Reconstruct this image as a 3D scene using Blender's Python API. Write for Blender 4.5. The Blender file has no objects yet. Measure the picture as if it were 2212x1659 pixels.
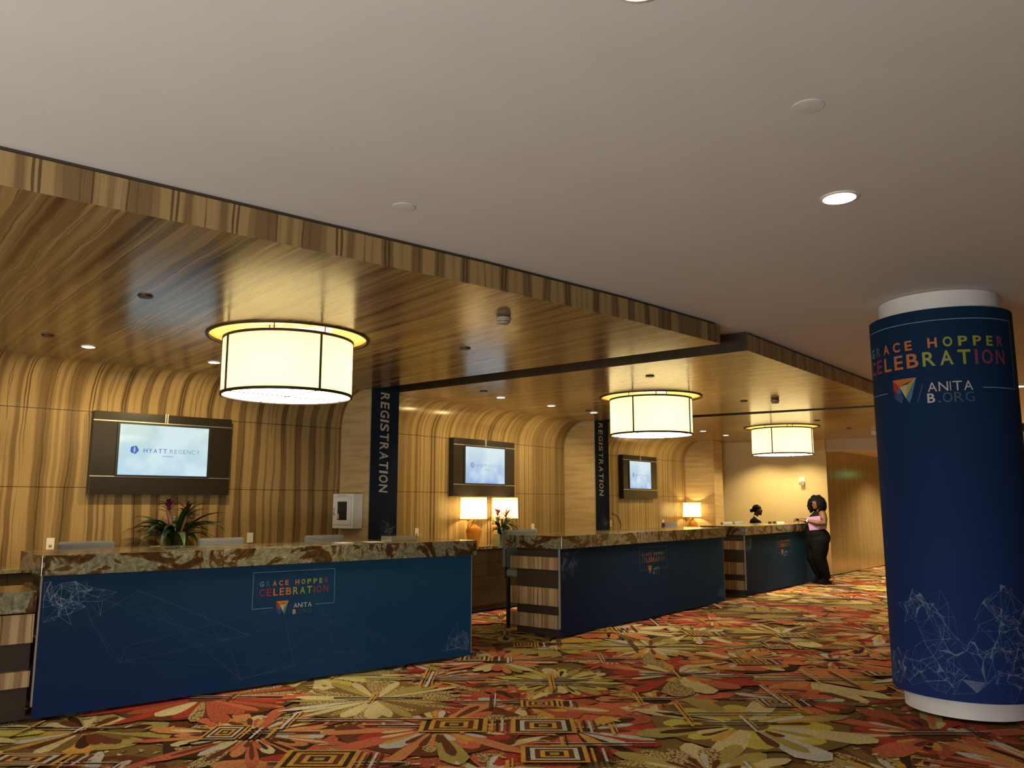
import bpy, bmesh, math, random
from mathutils import Vector, Matrix, noise
PI = math.pi
R = math.radians
S = bpy.context.scene
C = S.collection

# ------------------------------------------------------------------ camera, world, exposure
cam_d = bpy.data.cameras.new('camera')
cam = bpy.data.objects.new('camera', cam_d); C.objects.link(cam)
cam.location = (0, 0, 1.5)
cam.rotation_euler = (R(90 + 8.473), 0, 0)
cam_d.sensor_fit = 'HORIZONTAL'; cam_d.sensor_width = 36.0
cam_d.lens = 1749.0 / 2212.0 * 36.0
cam_d.clip_start = 0.05; cam_d.clip_end = 200
S.camera = cam
S.view_settings.view_transform = 'Standard'
S.view_settings.look = 'None'
S.view_settings.gamma = 1.0
S.view_settings.use_curve_mapping = False
S.view_settings.exposure = 0.0
w = bpy.data.worlds.new('world'); S.world = w; w.use_nodes = True
w.node_tree.nodes['Background'].inputs[0].default_value = (0.55, 0.68, 0.85, 1)
w.node_tree.nodes['Background'].inputs[1].default_value = 0.15

def area_light(name, loc, target, sx, sy, power, col):
    d = bpy.data.lights.new(name, 'AREA'); d.shape = 'RECTANGLE'; d.size = sx; d.size_y = sy
    d.energy = power; d.color = col
    o = bpy.data.objects.new(name, d); C.objects.link(o); o.location = loc
    o.rotation_euler = (Vector(target) - Vector(loc)).to_track_quat('-Z', 'Y').to_euler()
    return o
# daylight falling through an assumed glazed entrance wall of the lobby, behind the photographer
DAY = area_light('daylight', (-3.3, -2.0, 1.5), (-2.4, 3.0, 1.9), 5.6, 2.4, 60, (0.70, 0.90, 1.0))
# unseen fill light added below the glazing, aimed up to brighten the ceiling
UPFILL = area_light('ceiling_upfill', (-3.3, -1.95, 0.5), (-2.2, 0.9, 3.2), 5.6, 0.7, 385, (1.0, 0.97, 0.93))

def point_light(name, loc, power, col, radius, parent=None):
    d = bpy.data.lights.new(name, 'POINT'); d.energy = power; d.color = col; d.shadow_soft_size = radius
    o = bpy.data.objects.new(name, d); C.objects.link(o); o.location = loc
    if parent: o.parent = parent
    return o
def spot_light(name, loc, power, col, angle, radius, parent=None, blend=0.6):
    d = bpy.data.lights.new(name, 'SPOT'); d.energy = power; d.color = col; d.shadow_soft_size = radius
    d.spot_size = R(angle); d.spot_blend = blend
    o = bpy.data.objects.new(name, d); C.objects.link(o); o.location = loc
    if parent: o.parent = parent
    return o
WARM = (1.0, 0.70, 0.36)
WARM2 = (1.0, 0.79, 0.42)

# ------------------------------------------------------------------ materials
def srgb(r, g, b, k=1.0):
    f = lambda c: (c / 12.92 if c <= 0.04045 else ((c + 0.055) / 1.055) ** 2.4)
    return (f(r / 255) * k, f(g / 255) * k, f(b / 255) * k, 1)
class NT:
    def __init__(s, name):
        s.m = bpy.data.materials.new(name); s.m.use_nodes = True
        s.t = s.m.node_tree; s.t.nodes.clear()
        s.out = s.t.nodes.new('ShaderNodeOutputMaterial')
    def n(s, typ, **kw):
        nd = s.t.nodes.new(typ)
        for k, v in kw.items(): setattr(nd, k, v)
        return nd
    def l(s, a, b): s.t.links.new(a, b)
    def val(s, sock, v):
        if hasattr(v, 'is_output') or isinstance(v, bpy.types.NodeSocket): s.l(v, sock)
        else: sock.default_value = v
    def math(s, op, a, b=None, c=None, clamp=False):
        nd = s.n('ShaderNodeMath', operation=op); nd.use_clamp = clamp
        s.val(nd.inputs[0], a)
        if b is not None: s.val(nd.inputs[1], b)
        if c is not None: s.val(nd.inputs[2], c)
        return nd.outputs[0]
    def comb(s, x, y, z=0.0):
        nd = s.n('ShaderNodeCombineXYZ')
        for i, v in enumerate((x, y, z)): s.val(nd.inputs[i], v)
        return nd.outputs[0]
    def noise(s, vec, scale=1.0, detail=2.0, rough=0.5, dist=0.0):
        nd = s.n('ShaderNodeTexNoise')
        s.l(vec, nd.inputs['Vector']); nd.inputs['Scale'].default_value = scale
        nd.inputs['Detail'].default_value = detail; nd.inputs['Roughness'].default_value = rough
        nd.inputs['Distortion'].default_value = dist
        return nd.outputs['Fac']
    def ramp(s, fac, stops, interp='LINEAR'):
        nd = s.n('ShaderNodeValToRGB'); nd.color_ramp.interpolation = interp
        e = nd.color_ramp.elements
        while len(e) < len(stops): e.new(0.5)
        for i, (p, c) in enumerate(stops): e[i].position = p; e[i].color = c
        s.l(fac, nd.inputs[0]); return nd.outputs[0]
    def mix(s, fac, a, b, mode='MIX'):
        nd = s.n('ShaderNodeMix', data_type='RGBA', blend_type=mode)
        s.val(nd.inputs[0], fac); s.val(nd.inputs[6], a); s.val(nd.inputs[7], b)
        return nd.outputs[2]
    def bsdf(s, col, rough=0.5, metal=0.0, spec=0.5, **kw):
        b = s.n('ShaderNodeBsdfPrincipled')
        s.val(b.inputs['Base Color'], col); s.val(b.inputs['Roughness'], rough)
        b.inputs['Metallic'].default_value = metal; b.inputs['Specular IOR Level'].default_value = spec
        for k, v in kw.items(): s.val(b.inputs[k], v)
        s.l(b.outputs[0], s.out.inputs[0]); return b
def uvsep(t):
    u = t.n('ShaderNodeUVMap'); sp = t.n('ShaderNodeSeparateXYZ'); t.l(u.outputs[0], sp.inputs[0])
    return sp.outputs[0], sp.outputs[1]
def plain(name, col, rough=0.5, metal=0.0, spec=0.5, var=0.06, scale=14.0, **kw):
    t = NT(name); tc = t.n('ShaderNodeTexCoord')
    f = t.noise(tc.outputs['Object'], scale, 3)
    lo = tuple(c * (1 - var) for c in col[:3]) + (1,); hi = tuple(min(1, c * (1 + var)) for c in col[:3]) + (1,)
    t.bsdf(t.ramp(f, [(0.3, lo), (0.7, hi)]), rough, metal, spec, **kw)
    return t.m
def emis(name, col, strength):
    t = NT(name); e = t.n('ShaderNodeEmission'); e.inputs[0].default_value = col; e.inputs[1].default_value = strength
    t.l(e.outputs[0], t.out.inputs[0]); return t.m

def zebra(name, bands=7.0, fine=34.0, period=0.46, tan=(0.34, 0.220, 0.086, 1), mid=(0.185, 0.112, 0.043, 1),
          dark=(0.058, 0.031, 0.012, 1), seams=(), rough=0.20, wav=1.0, spec=0.36):
    """straight grained zebra veneer, grain along v, book-matched across u"""
    t = NT(name); u, v = uvsep(t)
    wob = t.noise(t.comb(t.math('MULTIPLY', u, 2.2), t.math('MULTIPLY', v, 1.1)), 1.0, 2)
    u1 = t.math('ADD', u, t.math('MULTIPLY', t.math('SUBTRACT', wob, 0.5), 0.085 * wav))
    u2 = t.math('PINGPONG', u1, period)
    flitch = t.math('FLOOR', t.math('DIVIDE', u1, period * 6))
    n1 = t.noise(t.comb(t.math('MULTIPLY', u2, bands), t.math('MULTIPLY', v, 0.06), flitch), 1.0, 2.5, 0.55)
    base = t.ramp(n1, [(0.33, dark), (0.40, mid), (0.47, mid), (0.52, tan), (0.60, tan), (0.68, mid)])
    wob2 = t.noise(t.comb(t.math('MULTIPLY', u2, 9.0), t.math('MULTIPLY', v, 2.0), 3.1), 1.0, 2)
    u3 = t.math('ADD', u2, t.math('MULTIPLY', t.math('SUBTRACT', wob2, 0.5), 0.05 * wav))
    n2 = t.noise(t.comb(t.math('MULTIPLY', u3, fine), t.math('MULTIPLY', v, 0.12), 7.0), 1.0, 2.0, 0.6)
    line = t.ramp(n2, [(0.575, (0, 0, 0, 1)), (0.62, (1, 1, 1, 1))])
    col = t.mix(t.math('MULTIPLY', line, 0.80), base, dark)
    n3 = t.noise(t.comb(t.math('MULTIPLY', u3, fine * 4), t.math('MULTIPLY', v, 2.0), 1.0), 1.0, 2)
    col = t.mix(0.35, col, t.ramp(n3, [(0.3, (0.45, 0.45, 0.45, 1)), (0.7, (1, 1, 1, 1))]), 'MULTIPLY')
    for sv in seams:
        d = t.math('LESS_THAN', t.math('ABSOLUTE', t.math('SUBTRACT', v, sv)), 0.004)
        col = t.mix(t.math('MULTIPLY', d, 0.8), col, (0.02, 0.012, 0.006, 1))
    t.bsdf(col, rough, 0, spec)
    return t.m
def light_wood(name):
    t = NT(name); u, v = uvsep(t)
    n1 = t.noise(t.comb(t.math('MULTIPLY', u, 1.6), t.math('MULTIPLY', v, 16)), 1.0, 3)
    t.bsdf(t.ramp(n1, [(0.3, (0.40, 0.275, 0.115, 1)), (0.55, (0.52, 0.37, 0.17, 1)), (0.75, (0.58, 0.42, 0.20, 1))]), 0.45)
    return t.m
def onyx(name, scale=1.0):
    t = NT(name); u, v = uvsep(t)
    cell = t.math('FLOOR', t.math('DIVIDE', u, 1.29))
    off = t.math('MULTIPLY', cell, 5.37)
    p = t.comb(t.math('ADD', u, off), v, off)
    big = t.noise(p, 3.1 * scale, 5, 0.6, 2.0)
    a = t.ramp(big, [(0.42, (0.080, 0.038, 0.015, 1)), (0.475, (0.17, 0.10, 0.042, 1)), (0.50, (0.38, 0.34, 0.22, 1)),
                     (0.55, (0.22, 0.225, 0.14, 1)), (0.62, (0.32, 0.305, 0.20, 1)), (0.72, (0.13, 0.14, 0.082, 1))])
    vor = t.n('ShaderNodeTexVoronoi'); t.l(p, vor.inputs['Vector']); vor.inputs['Scale'].default_value = 7 * scale
    sw = t.math('SINE', t.math('MULTIPLY', t.math('ADD', big, t.math('MULTIPLY', vor.outputs['Distance'], 0.25)), 70))
    col = t.mix(t.math('MULTIPLY', t.math('MULTIPLY', t.math('ADD', sw, 1), 0.5), 0.28), a, (0.055, 0.035, 0.018, 1))
    spk = t.noise(p, 26 * scale, 3)
    col = t.mix(0.75, col, t.ramp(spk, [(0.3, (0.30, 0.28, 0.22, 1)), (0.7, (1.0, 0.98, 0.9, 1))]), 'MULTIPLY')
    jd = t.math('LESS_THAN', t.math('FRACT', t.math('DIVIDE', u, 1.29)), 0.004)
    col = t.mix(t.math('MULTIPLY', jd, 0.7), col, (0.03, 0.02, 0.01, 1))
    t.bsdf(col, 0.13, 0, 0.5)
    return t.m
def blue_print(name, corner, lo, hi, right):
    t = NT(name); u, v = uvsep(t)
    a = t.ramp(v, [(0.0, lo), (1.0, hi)])
    b = t.mix(t.math('MULTIPLY', u, 0.8, clamp=True), corner, right)
    tc = t.n('ShaderNodeTexCoord')
    f = t.noise(tc.outputs['Object'], 1.2, 2)
    col = t.mix(0.5, a, b)
    col = t.mix(t.math('MULTIPLY', f, 0.35), col, t.mix(1.0, col, (0.45, 0.5, 0.7, 1), 'MULTIPLY'))
    t.bsdf(col, 0.75, 0, 0.10)
    return t.m
def faint(name, col, alpha, rough=0.6):
    """thin translucent ink on a printed panel"""
    t = NT(name); tr = t.n('ShaderNodeBsdfTransparent'); d = t.n('ShaderNodeBsdfDiffuse')
    d.inputs[0].default_value = col; mx = t.n('ShaderNodeMixShader'); mx.inputs[0].default_value = alpha
    t.l(tr.outputs[0], mx.inputs[1]); t.l(d.outputs[0], mx.inputs[2]); t.l(mx.outputs[0], t.out.inputs[0])
    return t.m
def speck(name, a, b, scale=40, thr=0.5):
    t = NT(name); tc = t.n('ShaderNodeTexCoord')
    vor = t.n('ShaderNodeTexVoronoi', feature='DISTANCE_TO_EDGE'); t.l(tc.outputs['Object'], vor.inputs['Vector'])
    vor.inputs['Scale'].default_value = scale
    f = t.math('LESS_THAN', vor.outputs['Distance'], 0.11)
    t.bsdf(t.mix(f, a, b), 0.95, 0, 0.1)
    return t.m
def pile(name, col, var=0.22):
    col = tuple(c * 1.28 for c in col[:3])
    t = NT(name); tc = t.n('ShaderNodeTexCoord')
    f = t.noise(tc.outputs['Object'], 60, 3); g = t.noise(tc.outputs['Object'], 3.0, 2)
    lo = tuple(c * (1 - var) for c in col[:3]) + (1,); hi = tuple(min(1, c * (1 + var)) for c in col[:3]) + (1,)
    c1 = t.ramp(f, [(0.35, lo), (0.65, hi)])
    c2 = t.mix(0.5, c1, t.ramp(g, [(0.35, (0.75, 0.75, 0.75, 1)), (0.65, (1.1, 1.1, 1.1, 1))]), 'MULTIPLY')
    t.bsdf(c2, 0.95, 0, 0.1); return t.m

M = {}
SEAM1 = (1.675, 2.465, 3.183 + 1.05, 3.183 + 2.35)
M['zebra'] = zebra('zebra_veneer', seams=SEAM1)
M['zebra_fine'] = zebra('zebra_veneer_narrow', bands=13, fine=60, period=0.62, seams=SEAM1, wav=0.35,
                        tan=(0.40, 0.272, 0.108, 1), mid=(0.27, 0.172, 0.064, 1), dark=(0.11, 0.062, 0.022, 1))
M['zebra_desk'] = zebra('zebra_veneer_bands', bands=12, fine=50, period=0.33, rough=0.4, wav=0.8,
                        tan=(0.46, 0.31, 0.15, 1), mid=(0.27, 0.17, 0.08, 1))
M['fin'] = light_wood('pale_veneer')
M['onyx'] = onyx('brown_green_onyx')
M['ceiling'] = plain('ceiling_paint', (0.62, 0.60, 0.57, 1), 0.7, var=0.02, scale=3)
M['dark'] = plain('dark_brown_paint', (0.030, 0.018, 0.009, 1), 0.5)
M['groove_wood'] = plain('shaded_veneer', (0.035, 0.020, 0.008, 1), 0.45, var=.3, scale=5)  # veneer of the groove sides, with their shade put into the colour
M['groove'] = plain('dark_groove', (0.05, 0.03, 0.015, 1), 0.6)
M['endwall'] = plain('golden_wallcovering', (0.66, 0.52, 0.26, 1), 0.55, var=0.08, scale=1.6)
M['paint'] = plain('beige_paint', (0.50, 0.43, 0.33, 1), 0.6, var=0.03)
def gloss_wall():
    t = NT('satin_gold_wallcovering'); tc = t.n('ShaderNodeTexCoord'); sp = t.n('ShaderNodeSeparateXYZ')
    t.l(tc.outputs['Object'], sp.inputs[0])
    f = t.noise(t.comb(t.math('MULTIPLY', sp.outputs[0], 14), t.math('MULTIPLY', sp.outputs[1], 14), t.math('MULTIPLY', sp.outputs[2], 0.5)), 1.0, 3)
    t.bsdf(t.ramp(f, [(0.3, (0.34, 0.25, 0.12, 1)), (0.7, (0.48, 0.36, 0.18, 1))]), 0.22, 0.45, 0.5)
    return t.m
M['glosswall'] = gloss_wall()
M['white'] = plain('white_paint', (0.72, 0.70, 0.66, 1), 0.45, var=0.02)
M['plastic'] = plain('ivory_plastic', (0.66, 0.60, 0.48, 1), 0.35, var=0.02)
M['plastic_dk'] = plain('grey_slots', (0.20, 0.18, 0.13, 1), 0.5)
M['bronze'] = plain('dark_bronze_laminate', (0.020, 0.015, 0.010, 1), 0.28, 0.0, 0.4)
M['bronze_dk'] = plain('black_laminate', (0.012, 0.009, 0.007, 1), 0.4)
M['metal'] = plain('brushed_nickel', (0.62, 0.58, 0.50, 1), 0.3, 0.9)
M['black'] = plain('black_plastic', (0.012, 0.012, 0.013, 1), 0.4)
M['frame'] = plain('bronze_lamp_frame', (0.030, 0.018, 0.008, 1), 0.5, spec=.2)
M['panel1'] = blue_print('blue_print', (0.007, 0.011, 0.036, 1), (0.010, 0.026, 0.105, 1), (0.012, 0.042, 0.075, 1), (0.016, 0.115, 0.250, 1))
M['edge'] = plain('grey_edge_strip', (0.25, 0.23, 0.20, 1), 0.4)
M['print_pale'] = faint('pale_blue_ink', (0.52, 0.68, 0.92, 1), 0.17)
M['print_line'] = faint('thin_teal_ink', (0.30, 0.50, 0.60, 1), 0.55)
M['banner'] = blue_print('navy_banner', (0.010, 0.014, 0.024, 1), (0.010, 0.014, 0.024, 1), (0.012, 0.022, 0.050, 1), (0.012, 0.020, 0.042, 1))
INK = {k: plain('ink_' + k, srgb(*c, .50), 0.6, var=0.02) for k, c in dict(
    white=(235, 232, 222), grey=(80, 110, 130), ice=(130, 175, 215), orange=(245, 140, 70), lime=(190, 195, 60),
    pink=(165, 75, 95), red=(175, 50, 85), cream=(240, 225, 150), yellow=(220, 195, 80), skyblue=(85, 140, 190),
    blue=(45, 95, 160), maroon=(130, 40, 60), scarlet=(210, 60, 50)).items()}

# ------------------------------------------------------------------ mesh builder and object helpers
class MB:
    def __init__(s): s.v = []; s.f = []; s.uv = []; s.mi = []
    def face(s, pts, uv=None, mi=0):
        b = len(s.v); s.v += [tuple(p) for p in pts]; s.f.append(tuple(range(b, b + len(pts))))
        if uv is None:
            p0, p1, p2 = Vector(pts[0]), Vector(pts[1]), Vector(pts[2])
            nrm = (p1 - p0).cross(p2 - p0)
            ax = max(range(3), key=lambda i: abs(nrm[i]))
            uv = [((p[1], p[2]) if ax == 0 else (p[0], p[2]) if ax == 1 else (p[0], p[1])) for p in pts]
        s.uv.append(uv); s.mi.append(mi)
    def box(s, x0, x1, y0, y1, z0, z1, mi=0):
        P = [(x0, y0, z0), (x1, y0, z0), (x1, y1, z0), (x0, y1, z0), (x0, y0, z1), (x1, y0, z1), (x1, y1, z1), (x0, y1, z1)]
        for q in ((0, 1, 5, 4), (1, 2, 6, 5), (2, 3, 7, 6), (3, 0, 4, 7), (4, 5, 6, 7), (3, 2, 1, 0)): s.face([P[i] for i in q], mi=mi)
        return s
    def rings(s, rs, closed=False, cap=True, mi=0):
        n = len(rs[0]); b = len(s.v)
        for r in rs: s.v += [tuple(p) for p in r]
        m = len(rs)
        for i in range(m if closed else m - 1):
            for j in range(n):
                a, c = b + i * n, b + ((i + 1) % m) * n
                s.f.append((a + j, a + (j + 1) % n, c + (j + 1) % n, c + j))
                s.uv.append([(j / n, i / m), ((j + 1) / n, i / m), ((j + 1) / n, (i + 1) / m), (j / n, (i + 1) / m)]); s.mi.append(mi)
        if cap and not closed:
            s.f.append(tuple(b + j for j in range(n))[::-1]); s.uv.append([(0, 0)] * n); s.mi.append(mi)
            s.f.append(tuple(b + (m - 1) * n + j for j in range(n))); s.uv.append([(0, 0)] * n); s.mi.append(mi)
        return s
    def lathe(s, prof, n=32, c=(0, 0, 0), cap=False, mi=0, closed=False):
        rs = [[(c[0] + r * math.cos(2 * PI * j / n), c[1] + r * math.sin(2 * PI * j / n), c[2] + z) for j in range(n)] for r, z in prof]
        return s.rings(rs, closed=closed, cap=cap, mi=mi)
    def tube(s, pts, rad, n=8, mi=0, cap=True):
        pts = [Vector(p) for p in pts]; rs = []
        if not hasattr(rad, '__len__'): rad = [rad] * len(pts)
        prev = None
        for i, p in enumerate(pts):
            d = (pts[min(i + 1, len(pts) - 1)] - pts[max(i - 1, 0)]).normalized()
            if prev is None:
                a = d.orthogonal().normalized()
            else:
                a = (prev - d * prev.dot(d)).normalized()
            prev = a; b = d.cross(a)
            rs.append([p + (a * math.cos(2 * PI * j / n) + b * math.sin(2 * PI * j / n)) * rad[i] for j in range(n)])
        return s.rings(rs, cap=cap, mi=mi)
    def prism(s, poly, z0, z1, mi=0, uvf=None):
        n = len(poly)
        s.face([(x, y, z1) for x, y in poly], mi=mi); s.face([(x, y, z0) for x, y in poly][::-1], mi=mi)
        acc = 0
        for i in range(n):
            a, b = poly[i], poly[(i + 1) % n]; L = math.hypot(b[0] - a[0], b[1] - a[1])
            s.face([(a[0], a[1], z0), (b[0], b[1], z0), (b[0], b[1], z1), (a[0], a[1], z1)],
                   [(acc, z0), (acc + L, z0), (acc + L, z1), (acc, z1)], mi); acc += L
        return s
    def add_mesh(s, me, mat=None, mi=0, fn=None):
        b = len(s.v)
        for v in me.vertices:
            p = v.co if mat is None else mat @ v.co
            s.v.append(tuple(fn(p) if fn else p))
        for p in me.polygons:
            s.f.append(tuple(b + i for i in p.vertices)); s.uv.append([(0, 0)] * len(p.vertices)); s.mi.append(mi)
        return s
    def mesh(s, name):
        me = bpy.data.meshes.new(name); me.from_pydata(s.v, [], s.f)
        l = me.uv_layers.new(name='UVMap'); k = 0
        flat = []
        for u in s.uv:
            for a in u: flat += [a[0], a[1]]
        l.data.foreach_set('uv', flat)
        me.polygons.foreach_set('material_index', s.mi)
        me.update(); return me
    def build(s, name, mat, parent=None, smooth=False, bevel=0, loc=None, rotz=None, merge=False):
        me = s.mesh(name)
        for m in (mat if isinstance(mat, (list, tuple)) else [mat]): me.materials.append(m)
        if merge or bevel:
            bm = bmesh.new(); bm.from_mesh(me); bmesh.ops.remove_doubles(bm, verts=bm.verts, dist=1e-5)
            bmesh.ops.recalc_face_normals(bm, faces=bm.faces); bm.to_mesh(me); bm.free()
        if smooth:
            me.polygons.foreach_set('use_smooth', [True] * len(me.polygons))
            if smooth is not True:
                me.set_sharp_from_angle(angle=R(smooth))
        o = bpy.data.objects.new(name, me); C.objects.link(o)
        if parent: o.parent = parent
        if loc is not None: o.location = loc
        if rotz is not None: o.rotation_euler = (0, 0, rotz)
        if bevel:
            b = o.modifiers.new('bevel', 'BEVEL'); b.width = bevel; b.segments = 2; b.limit_method = 'ANGLE'
        return o
def thing(name, label, cat, loc=(0, 0, 0), rotz=0.0, group=None):
    o = bpy.data.objects.new(name, None); C.objects.link(o); o.empty_display_size = 0.1
    o.location = loc; o.rotation_euler = (0, 0, rotz); o['label'] = label; o['category'] = cat
    if group: o['group'] = group
    return o
def tag(o, label, cat, group=None):
    o['label'] = label; o['category'] = cat
    if group: o['group'] = group
    return o
def struct(o):
    o['kind'] = 'structure'; return o
def dup(root, loc, rotz, label=None, group=None):
    r = root.copy(); C.objects.link(r); r.location = loc; r.rotation_euler = (0, 0, rotz)
    if label: r['label'] = label
    if group: r['group'] = group
    for ch in list(root.children):
        c = ch.copy(); C.objects.link(c); c.parent = r
        for g in list(ch.children):
            d = g.copy(); C.objects.link(d); d.parent = c
    return r
class Frame:
    """a bay of the lobby: origin, direction along its wall"""
    def __init__(s, ox, oy, deg): s.o = Vector((ox, oy)); s.a = R(deg); s.x = Vector((math.cos(s.a), math.sin(s.a))); s.y = Vector((-s.x.y, s.x.x))
    def w(s, x, y, z=0.0): p = s.o + s.x * x + s.y * y; return Vector((p.x, p.y, z))
    def loc(s, p): d = Vector((p[0], p[1])) - s.o; return d.dot(s.x), d.dot(s.y)
B1 = Frame(-2.215, 10.36, 41); B2 = Frame(0.917, 14.184, 51); B3 = Frame(3.939, 18.512, 51)
D1 = Frame(-3.383, 5.979, 40.1); D2 = Frame(0.558, 9.556, 51.7); D3 = Frame(3.914, 13.84, 51.7)
ZC, ZS, RC = 3.11, 2.922, 0.457        # ceiling, soffit underside, cove radius
ZT = 3.085

# ------------------------------------------------------------------ lettering
_font_cache = {}
def glyph(ch, bold=0.0):
    k = (ch, bold)
    if k not in _font_cache:
        cu = bpy.data.curves.new('glyph', 'FONT'); cu.body = ch; cu.size = 1.0; cu.offset = bold; cu.resolution_u = 4
        o = bpy.data.objects.new('glyph', cu); C.objects.link(o)
        dg = bpy.context.evaluated_depsgraph_get(); dg.update()
        me = bpy.data.meshes.new_from_object(o.evaluated_get(dg))
        bpy.data.objects.remove(o)
        xs = [v.co.x for v in me.vertices]; ys = [v.co.y for v in me.vertices]
        _font_cache[k] = (me, min(xs), max(xs), min(ys), max(ys))
    return _font_cache[k]
def put_glyph(mb, ch, x0, x1, z0, z1, y, mi, bold=0.0, fn=None):
    """stretch a letter into the box x0..x1 by z0..z1, standing on a plane y=const and facing -y"""
    me, a, b, c, d = glyph(ch, bold)
    sx = (x1 - x0) / max(b - a, 1e-6); sz = (z1 - z0) / max(d - c, 1e-6)
    def f(p):
        q = (x0 + (p.x - a) * sx, y, z0 + (p.y - c) * sz)
        return fn(q) if fn else q
    mb.add_mesh(me, None, mi, f)
NARROW = {'I': 0.28, '.': 0.28, 'L': 0.85, 'E': 0.85}
def word(mb, text, x0, x1, z0, z1, y, mis, bold=0.0, gap=0.35, fn=None, iw=.24):
    ws = [0.55 if c == ' ' else iw if c == 'I' else NARROW.get(c, 1.0) for c in text]
    tot = sum(ws) + gap * (len(text) - 1); k = (x1 - x0) / tot; x = x0
    for c, wd, mi in zip(text, ws, mis):
        if c != ' ':
            top = z0 + (z1 - z0) * (0.18 if c == '.' else 1)
            put_glyph(mb, c, x, x + wd * k, z0, top, y, mi, bold, fn)
        x += (wd + gap) * k

# ------------------------------------------------------------------ floor: woven carpet
rng = random.Random(7)
CP = [pile('carpet_redbrown', srgb(90, 50, 30)), pile('carpet_brown', srgb(106, 84, 46)), pile('carpet_olive', srgb(144, 130, 72)),
      pile('carpet_red', srgb(146, 52, 40)), pile('carpet_coral', srgb(166, 88, 64)), pile('carpet_orange', srgb(172, 114, 72)),
      pile('carpet_lime', srgb(166, 158, 70)), pile('carpet_straw', srgb(178, 166, 122)), pile('carpet_gold', srgb(174, 134, 62)),
      pile('carpet_grey', srgb(168, 166, 160)), pile('carpet_black', srgb(58, 36, 22)),
      speck('carpet_speckle', srgb(188, 168, 116), srgb(104, 78, 42), 34), speck('carpet_speckle_red', srgb(150, 60, 45), srgb(170, 100, 68), 46)]
RB, BR, OL, RD, CO, OR, LI, ST, GO, GR, BK, SP, SR = range(13)
def build_floor():
    mb = MB()
    mb.face([(-12, -7, -0.03), (18, -7, -0.03), (18, 27, -0.03), (-12, 27, -0.03)], mi=BR)
    lev = [0]
    def z(): return lev[0] + 1
    def up(): lev[0] += 1
    def poly(pts, mi):
        zz = z(); mb.face([(p[0], p[1], zz) for p in pts], mi=mi)
    def petal(cx, cy, a, r0, r1, hw, mi, blunt):
        L, Rr = [], []
        for k in range(7):
            q = k / 6; r = r0 + (r1 - r0) * q
            wq = hw * (0.25 + 0.95 * math.sin(min(1, q * blunt) * PI / 2)) * (1 if q < 0.80 else math.sqrt(max(0.0, 1 - ((q - 0.80) / 0.21) ** 2)))
            c, s_ = math.cos(a), math.sin(a)
            L.append((cx + c * r - s_ * wq, cy + s_ * r + c * wq)); Rr.append((cx + c * r + s_ * wq, cy + s_ * r - c * wq))
        poly(L + Rr[::-1], mi)
    SCHEMES = [((RD, CO, RD, SR), RB), ((CO, OR, RD, CO), RB), ((LI, ST, LI, OL), RB), ((SP, OL, SP, BR), RB), ((OR, CO, ST, OR), BK),
               ((OL, BR, GO, OL), RB), ((SR, RD, SR, CO), RB), ((ST, SP, LI, ST), BR), ((SP, ST, OL, SP), BR), ((OL, OL, BR, SP), RB), ((LI, OL, LI, ST), BR)]
    pts = []
    y = 3.2; row = 0
    while y < 21:
        x = -9 + (row % 2) * 0.55
        while x < 14:
            if abs(x) < 0.68 * y + 0.8 and y < 21 and x * math.sin(R(45)) - y * math.cos(R(45)) > -10.2: pts.append((x + rng.uniform(-.16, .16), y + rng.uniform(-.2, .2)))
            x += 1.12
        y += 0.86; row += 1
    # patches of ground colour
    for (x, y) in pts:
        if rng.random() < 0.5:
            n = 9; r = rng.uniform(0.3, 0.6)
            poly([(x + 0.3 + r * rng.uniform(.75, 1.15) * math.cos(2 * PI * k / n), y + .3 + r * rng.uniform(.75, 1.15) * math.sin(2 * PI * k / n)) for k in range(n)],
                 rng.choice((RB, BR, OL, BR, OL, RB, SP)))
    rng.shuffle(pts)
    for (x, y) in pts:
        sc, ground = rng.choice(SCHEMES + SCHEMES[:2] * 3 + SCHEMES[4:5] * 2 + SCHEMES[6:7]); up()
        n = rng.choice((13, 16, 19, 23, 27, 31)); r1 = rng.uniform(0.50, 0.86); r0 = rng.uniform(0.05, 0.16)
        if rng.random() < .85: poly([(x + r1 * 0.9 * rng.uniform(.85, 1.05) * math.cos(2 * PI * k / 20), y + r1 * .9 * rng.uniform(.85, 1.05) * math.sin(2 * PI * k / 20)) for k in range(20)], ground)
        a0 = rng.uniform(0, 6.28); style = rng.random(); up()
        for k in range(n):
            a = a0 + 2 * PI * (k + rng.uniform(-.12, .12)) / n
            rr = r1 * (rng.uniform(.70, 1.12) if style < .6 else (1.08 if k % 2 else .74))
            hw = PI * r1 / n * rng.choice((.78, .66, .54, .44))
            mi = sc[rng.randrange(4)] if style < .5 else sc[k % 4]
            if rng.random() < .18: mi = rng.choice((SP, ST, OL, BR, SP, GR))
            petal(x, y, a, r0, rr, hw, mi, rng.choice((1.0, 1.3, 1.8)))
            lev[0] += .5 if k % 2 == 0 else -.5
            if style > .4 and rng.random() < .55: lev[0] += 1; petal(x, y, a, r0 * 1.3, rr * .8, hw * .38, rng.choice((RB, BK, GO, ST, sc[1])), 1.2); lev[0] -= 1
        up(); up()
        if style > .3:
            for k in range(n):
                petal(x, y, a0 + 2 * PI * (k + .5) / n, r0 * 1.2, r1 * rng.uniform(.4, .7), PI * r1 / n * .22, rng.choice((RB, GO, ST, GR, sc[1])), 1.2)
        # a fan of short dashes round the rim
        if rng.random() < .5:
            for k in range(34):
                a = a0 + 2 * PI * k / 34; petal(x, y, a, r1 * 1.0, r1 * 1.10, .012, rng.choice((ST, GO, SP)), 1.8)
    # the woven lattice of lines and nested frames
    def rect(x0, x1, y0, y1, mi): poly([(x0, y0), (x1, y0), (x1, y1), (x0, y1)], mi)
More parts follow.
